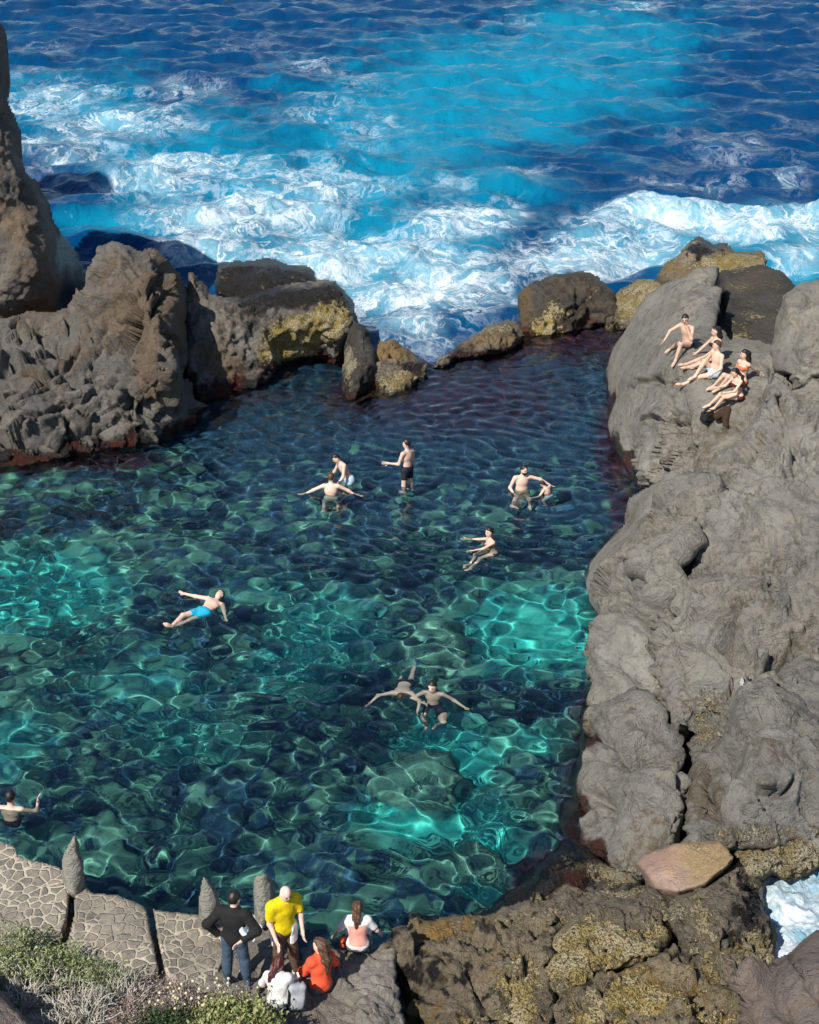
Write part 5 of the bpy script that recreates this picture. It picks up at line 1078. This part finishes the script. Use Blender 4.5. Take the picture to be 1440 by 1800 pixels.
# orange pouch
c0 = touch(609, 1662)
root = bpy.data.objects.new('pouch', None); COL.objects.link(root); root.location = c0
tag(root, 'small orange-red pouch on the rock at the left of the pink-backed woman', 'pouch')
sd_mesh('pouch_body', lambda G: rbox(G, np.array([0, 0, .06]), frame((0, 1, .2), (0, 0, 1)), (.10, .06, .06), .03) + .004 * fbm(G * 20, 2, 1), [0, 0, .06], .16, .012, cloth((.72, .10, .03), 'orange_nylon'), root)
V, Fq = tube([(-.09, -.05, .09), (-.03, -.066, .10), (.03, -.066, .10), (.09, -.05, .09)], [.007] * 4); mesh_obj('zip', V, [tuple(dict.fromkeys(q)) for q in Fq.tolist()], c_black, root)
# brown towel near the girl, and a black bag standing mostly for a hole's shade
c0 = touch(1268, 728, 3)
tag(sd_mesh('towel', lambda G: smin(sd_cone(G, c0 + np.array([.10, 0, .06]), c0 + np.array([-.12, -.12, .0]), .13, .10), sd_cone(G, c0 + np.array([.12, .0, .06]), c0 + np.array([.06, -.28, -.16]), .12, .09), .08) + .035 * np.abs(fbm(G * np.array([9, 4, 4]), 2, 5)), c0, .62, .025, cloth((.045, .026, .016), 'brown_towelling')), 'crumpled dark brown towel on the rock below the girl', 'towel')
c1 = touch(1243, 742, 3)
root = bpy.data.objects.new('bag', None); COL.objects.link(root); root.location = c1
tag(root, 'black bag standing mostly for the shade in the hole beside the dark brown towel', 'bag')
sd_mesh('bag_body', lambda G: rbox(G, np.array([0, 0, .13]), frame((-.5, 1, .3), (.2, .2, 1)), (.17, .11, .12), .06) + .012 * fbm(G * 8, 2, 3), [0, 0, .13], .36, .022, c_black, root)
V, Fq = tube([(-.12, -.1, .24), (-.08, -.12, .33), (.0, -.12, .37), (.08, -.1, .33), (.12, -.08, .26)], [.014] * 5); mesh_obj('handle', V, [tuple(dict.fromkeys(q)) for q in Fq.tolist()], c_black, root)
# cap in the jacket man's hand
P0 = at_y(np.array(432.), np.array(1640.), 14.80)
root = bpy.data.objects.new('cap', None); COL.objects.link(root); root.location = P0
tag(root, 'white and pale blue cap held behind his hip by the jacket man', 'cap')
Bc = frame((.8, -.3, -.5), (-.5, -.75, .5))
sd_mesh('crown', lambda G: np.maximum(sd_ell(G, np.zeros(3), Bc, (.075, .10, .075)), np.abs(G @ Bc[0]) - .035) + .006 * fbm(G * 25, 2, 3), [0, 0, 0], .14, .008, cloth((.50, .60, .72), 'pale_blue_cotton'), root)
sd_mesh('brim', lambda G: np.maximum(np.maximum(sd_ell(G, Bc[1] * .08 - Bc[2] * .04, Bc, (.05, .07, .03)), np.abs(G @ Bc[2] + .045) - .012), -(G @ Bc[1]) + .03), [0, 0, 0], .2, .008, c_white, root)
# white rag at the foot of the blunt stone, white stone in the cleft
c0 = touch(450, 1622, 1.)
tag(sd_mesh('cloth', lambda G: rbox(G, c0 + np.array([0, 0, .02]), frame((.2, 1, .1), (.2, .1, 1)), (.13, .10, .035), .03) + .03 * fbm(G * 9, 2, 7), c0, .24, .014, c_white), 'small white cloth left at the foot of the blunt standing stone', 'cloth')
relief('stone', 'small white wedge of stone caught in a cleft between grey boulders', 'stone', [(1299, 1211), (1301, 1197), (1304, 1190), (1307, 1189), (1309, 1198), (1311, 1203), (1306, 1208)],
    [(1300, 1210, touch(1300, 1210, 2)[1] - .15), (1307, 1190, touch(1307, 1190, 2)[1] - .12), (1306, 1202, touch(1306, 1202, 2)[1] - .25), (1311, 1203, touch(1311, 1203, 2)[1] - .12)], simple('white_stone', (.62, .60, .54), .8, .2, 20, .01), 'flat', rnd=(3, .06), back=(.1, .16), step=1.0, seed=50, wet=0, amp=.3, warp=1, keep=False)

# high sea stack outside the frame on the left: the round blue shadow on the surf is cast by it
wp = np.array([math.sin(SUN_AZ), math.cos(SUN_AZ)])
tgt = at_z(np.array(112.), np.array(322.), 0); HS = 24.; off = HS / math.tan(SUN_EL)
cx, cy = tgt[0] - wp[0] * off, tgt[1] - wp[1] * off
th = np.linspace(0, 2 * np.pi, 56, endpoint=False); zz = np.linspace(-3, HS + 1.9, 90)
rr = np.interp(zz, [-3, 4, 12, HS - 5, HS - 2, HS - .8, HS + .2, HS + 1., HS + 1.5, HS + 1.9], [5.5, 4.2, 2.8, 2.0, 2.2, 2.25, 2.0, 1.5, .9, .1])
T, ZZ = np.meshgrid(th, zz); RR = np.repeat(rr[:, None], len(th), 1)
pp = np.c_[(cx + RR * np.cos(T)).ravel(), (cy + RR * np.sin(T)).ravel(), ZZ.ravel()]
dsp = (.5 * fbm(pp * .5, 3, 77) + .2 * ridged(pp, 3, 78) - .2).reshape(T.shape) * np.minimum(1, RR / 1.5)
pp[:, 0] += (dsp * np.cos(T)).ravel(); pp[:, 1] += (dsp * np.sin(T)).ravel()
i = np.arange(T.size).reshape(T.shape); j = np.roll(i, -1, 1)
Fq = np.stack([i[:-1], j[:-1], j[1:], i[1:]], -1).reshape(-1, 4)
mk = np.zeros((len(pp), 4)); mk[:, 2] = .3
tag(mesh_obj('sea_stack', pp, Fq, M_CRAG, attrs={'mask': mk}), 'tall rock stack standing in the sea beyond the left edge', 'rock')

# ------------------------------------------------------------------ plants on the bank
def leafm(name, a, b, tr=.2):
    t = NT(name); P = t.pos(); n = t.noise(P, 16., 3); t.l(t.mix(t.ramp(n, .38, .62), a, b), t.p.inputs['Base Color']); t.p.inputs['Roughness'].default_value = .6
    return t.m
L_GREEN = leafm('grey_green_leaf', (.15, .20, .075), (.30, .33, .14)); L_LIME = leafm('lime_leaf', (.15, .19, .06), (.33, .33, .13)); L_MAUVE = leafm('mauve_dry_leaf', (.30, .22, .22), (.46, .37, .33))
L_DARK = leafm('dark_leaf', (.03, .055, .02), (.07, .11, .035)); TW = leafm('bleached_twig', (.40, .36, .31), (.58, .54, .48)); TWB = leafm('brown_twig', (.20, .14, .10), (.30, .23, .17)); FLW = leafm('dry_flower', (.55, .45, .22), (.66, .60, .42))
def plant(name, label, cat, seed, nt, nl, leaf_s, rad, hgt, lm, tm, group, tw=.007, upright=.5, heads=0):
    r = np.random.default_rng(seed)
    TV, TF, LV, LF, HV, HF = [], [], [], [], [], []; nT = nL = nH = 0; tips = []
    for k in range(nt):
        a = r.uniform(0, 6.28); q = rad * math.sqrt(r.uniform(0, 1)) * .55
        p = np.array([q * math.cos(a), q * math.sin(a), -.03]); d = nz([math.cos(a) * r.uniform(.2, 1), math.sin(a) * r.uniform(.2, 1), upright + r.uniform(0, .8)])
        pts = [p]
        ln = hgt * r.uniform(.6, 1.25)
        for s_ in range(4):
            d = nz(d + r.normal(0, .42 if upright < .9 else .12, 3)); p = p + d * ln / 4; p[2] = max(p[2], .0); pts.append(p)
        v_, f_ = tube(pts, tw * np.array([1.3, 1.1, 1, .8, .5]), 3); TV.append(v_); TF.append(f_ + nT); nT += len(v_); tips += pts[1:]
        if k < heads: v2, f2 = ico_ell(pts[-1], np.eye(3), np.array([.020, .020, .015]), 5, 4); HV.append(v2); HF.append(f2 + nH); nH += len(v2)
    tips = np.array(tips)
    if nl:
        c = tips[r.integers(0, len(tips), nl)] + r.normal(0, .045, (nl, 3)); c[:, 2] = np.maximum(c[:, 2], .01)
        d1 = r.normal(0, 1, (nl, 3)); d1[:, 2] = np.abs(d1[:, 2]) + .5; d1 /= np.linalg.norm(d1, axis=1, keepdims=True); d2 = np.cross(d1, r.normal(0, 1, (nl, 3))); d2 /= np.linalg.norm(d2, axis=1, keepdims=True) + 1e-6
        s_ = leaf_s * r.uniform(.6, 1.4, (nl, 1))
        LV = np.stack([c, c + d1 * s_ * .5 + d2 * s_ * .22, c + d1 * s_, c + d1 * s_ * .5 - d2 * s_ * .22], 1).reshape(-1, 3); LF = np.arange(nl * 4).reshape(-1, 4)
    root = bpy.data.objects.new(name, None); COL.objects.link(root); tag(root, label, cat, group)
    fix = lambda L: [tuple(dict.fromkeys(q)) for q in np.concatenate(L).tolist()]
    if heads:
        ob_ = mesh_obj('stems', np.concatenate(TV + HV), fix(TF + [f + nT for f in HF]), tm, root); ob_.data.materials.append(FLW)
        k0 = sum(len(f) for f in TF)
        for q_ in ob_.data.polygons[k0:]: q_.material_index = 1
    else: mesh_obj('stems', np.concatenate(TV), fix(TF), tm, root)
    if nl: mesh_obj('foliage', LV, LF, lm, root, smooth=False)
    return root
def dup(r0, **kw):
    r1 = r0.copy(); COL.objects.link(r1)
    for ch in list(r0.children):
        c = ch.copy(); COL.objects.link(c); c.parent = r1
    return r1
KINDS = {
 'green': (plant('shrub', 'low grey-green shrub spreading over the bank at bottom left', 'shrub', 1, 40, 1500, .040, .34, .26, L_GREEN, TW, 'grey-green shrubs on the bank'), [(15, 1676), (62, 1668), (110, 1690), (150, 1716), (40, 1712), (190, 1730), (100, 1728)]),
 'twig': (plant('dry_shrub', 'bleached leafless shrub, a tangle of pale twigs at bottom left', 'shrub', 2, 95, 130, .03, .34, .30, L_GREEN, TW, 'leafless shrubs on the bank', tw=.0075, upright=.35), [(70, 1738), (120, 1752), (165, 1768), (40, 1758), (105, 1780), (215, 1760), (150, 1795), (85, 1812)]),
 'mauve': (plant('dry_shrub', 'mauve-grey dried shrub at the bottom, between wall and jacket man', 'shrub', 3, 70, 1100, .026, .32, .24, L_MAUVE, TWB, 'mauve dried shrubs on the bank', tw=.005), [(240, 1738), (285, 1748), (330, 1756), (375, 1768), (260, 1772), (310, 1780), (225, 1792), (412, 1776)]),
 'lime': (plant('succulent_plant', 'yellow-green leafy plant with pale flower heads along the bottom edge', 'plant', 4, 60, 1400, .055, .28, .20, L_LIME, TW, 'yellow-green plants along the bottom edge', upright=1.3, heads=10), [(365, 1800), (398, 1800), (432, 1808), (462, 1816), (380, 1818), (415, 1822), (445, 1826)]),
 'dark': (plant('shrub', 'dark green shrub at the bottom edge, between dried shrubs and yellow-green plants', 'shrub', 5, 40, 1700, .04, .30, .20, L_DARK, TWB, 'dark green shrubs at the bottom edge'), [(290, 1802), (330, 1806), (265, 1815)]),
 'stalk': (plant('dry_stalk_plant', 'clump of thin dry stalks with round pale seed heads', 'plant', 6, 14, 0, .03, .22, .36, L_LIME, TW, 'dry stalks with seed heads', upright=2.2, heads=14, tw=.005), [(425, 1778), (465, 1786), (395, 1782), (310, 1790), (350, 1782)])}
r = np.random.default_rng(5)
for k, (proto, spots) in KINDS.items():
    for n_, (u, v) in enumerate(spots):
        o = proto if n_ == 0 else dup(proto)
        o.location = touch(u, v, 1.6); o.rotation_euler.z = r.uniform(0, 6.28); sz = r.uniform(.8, 1.25); o.scale = (sz, sz, sz)
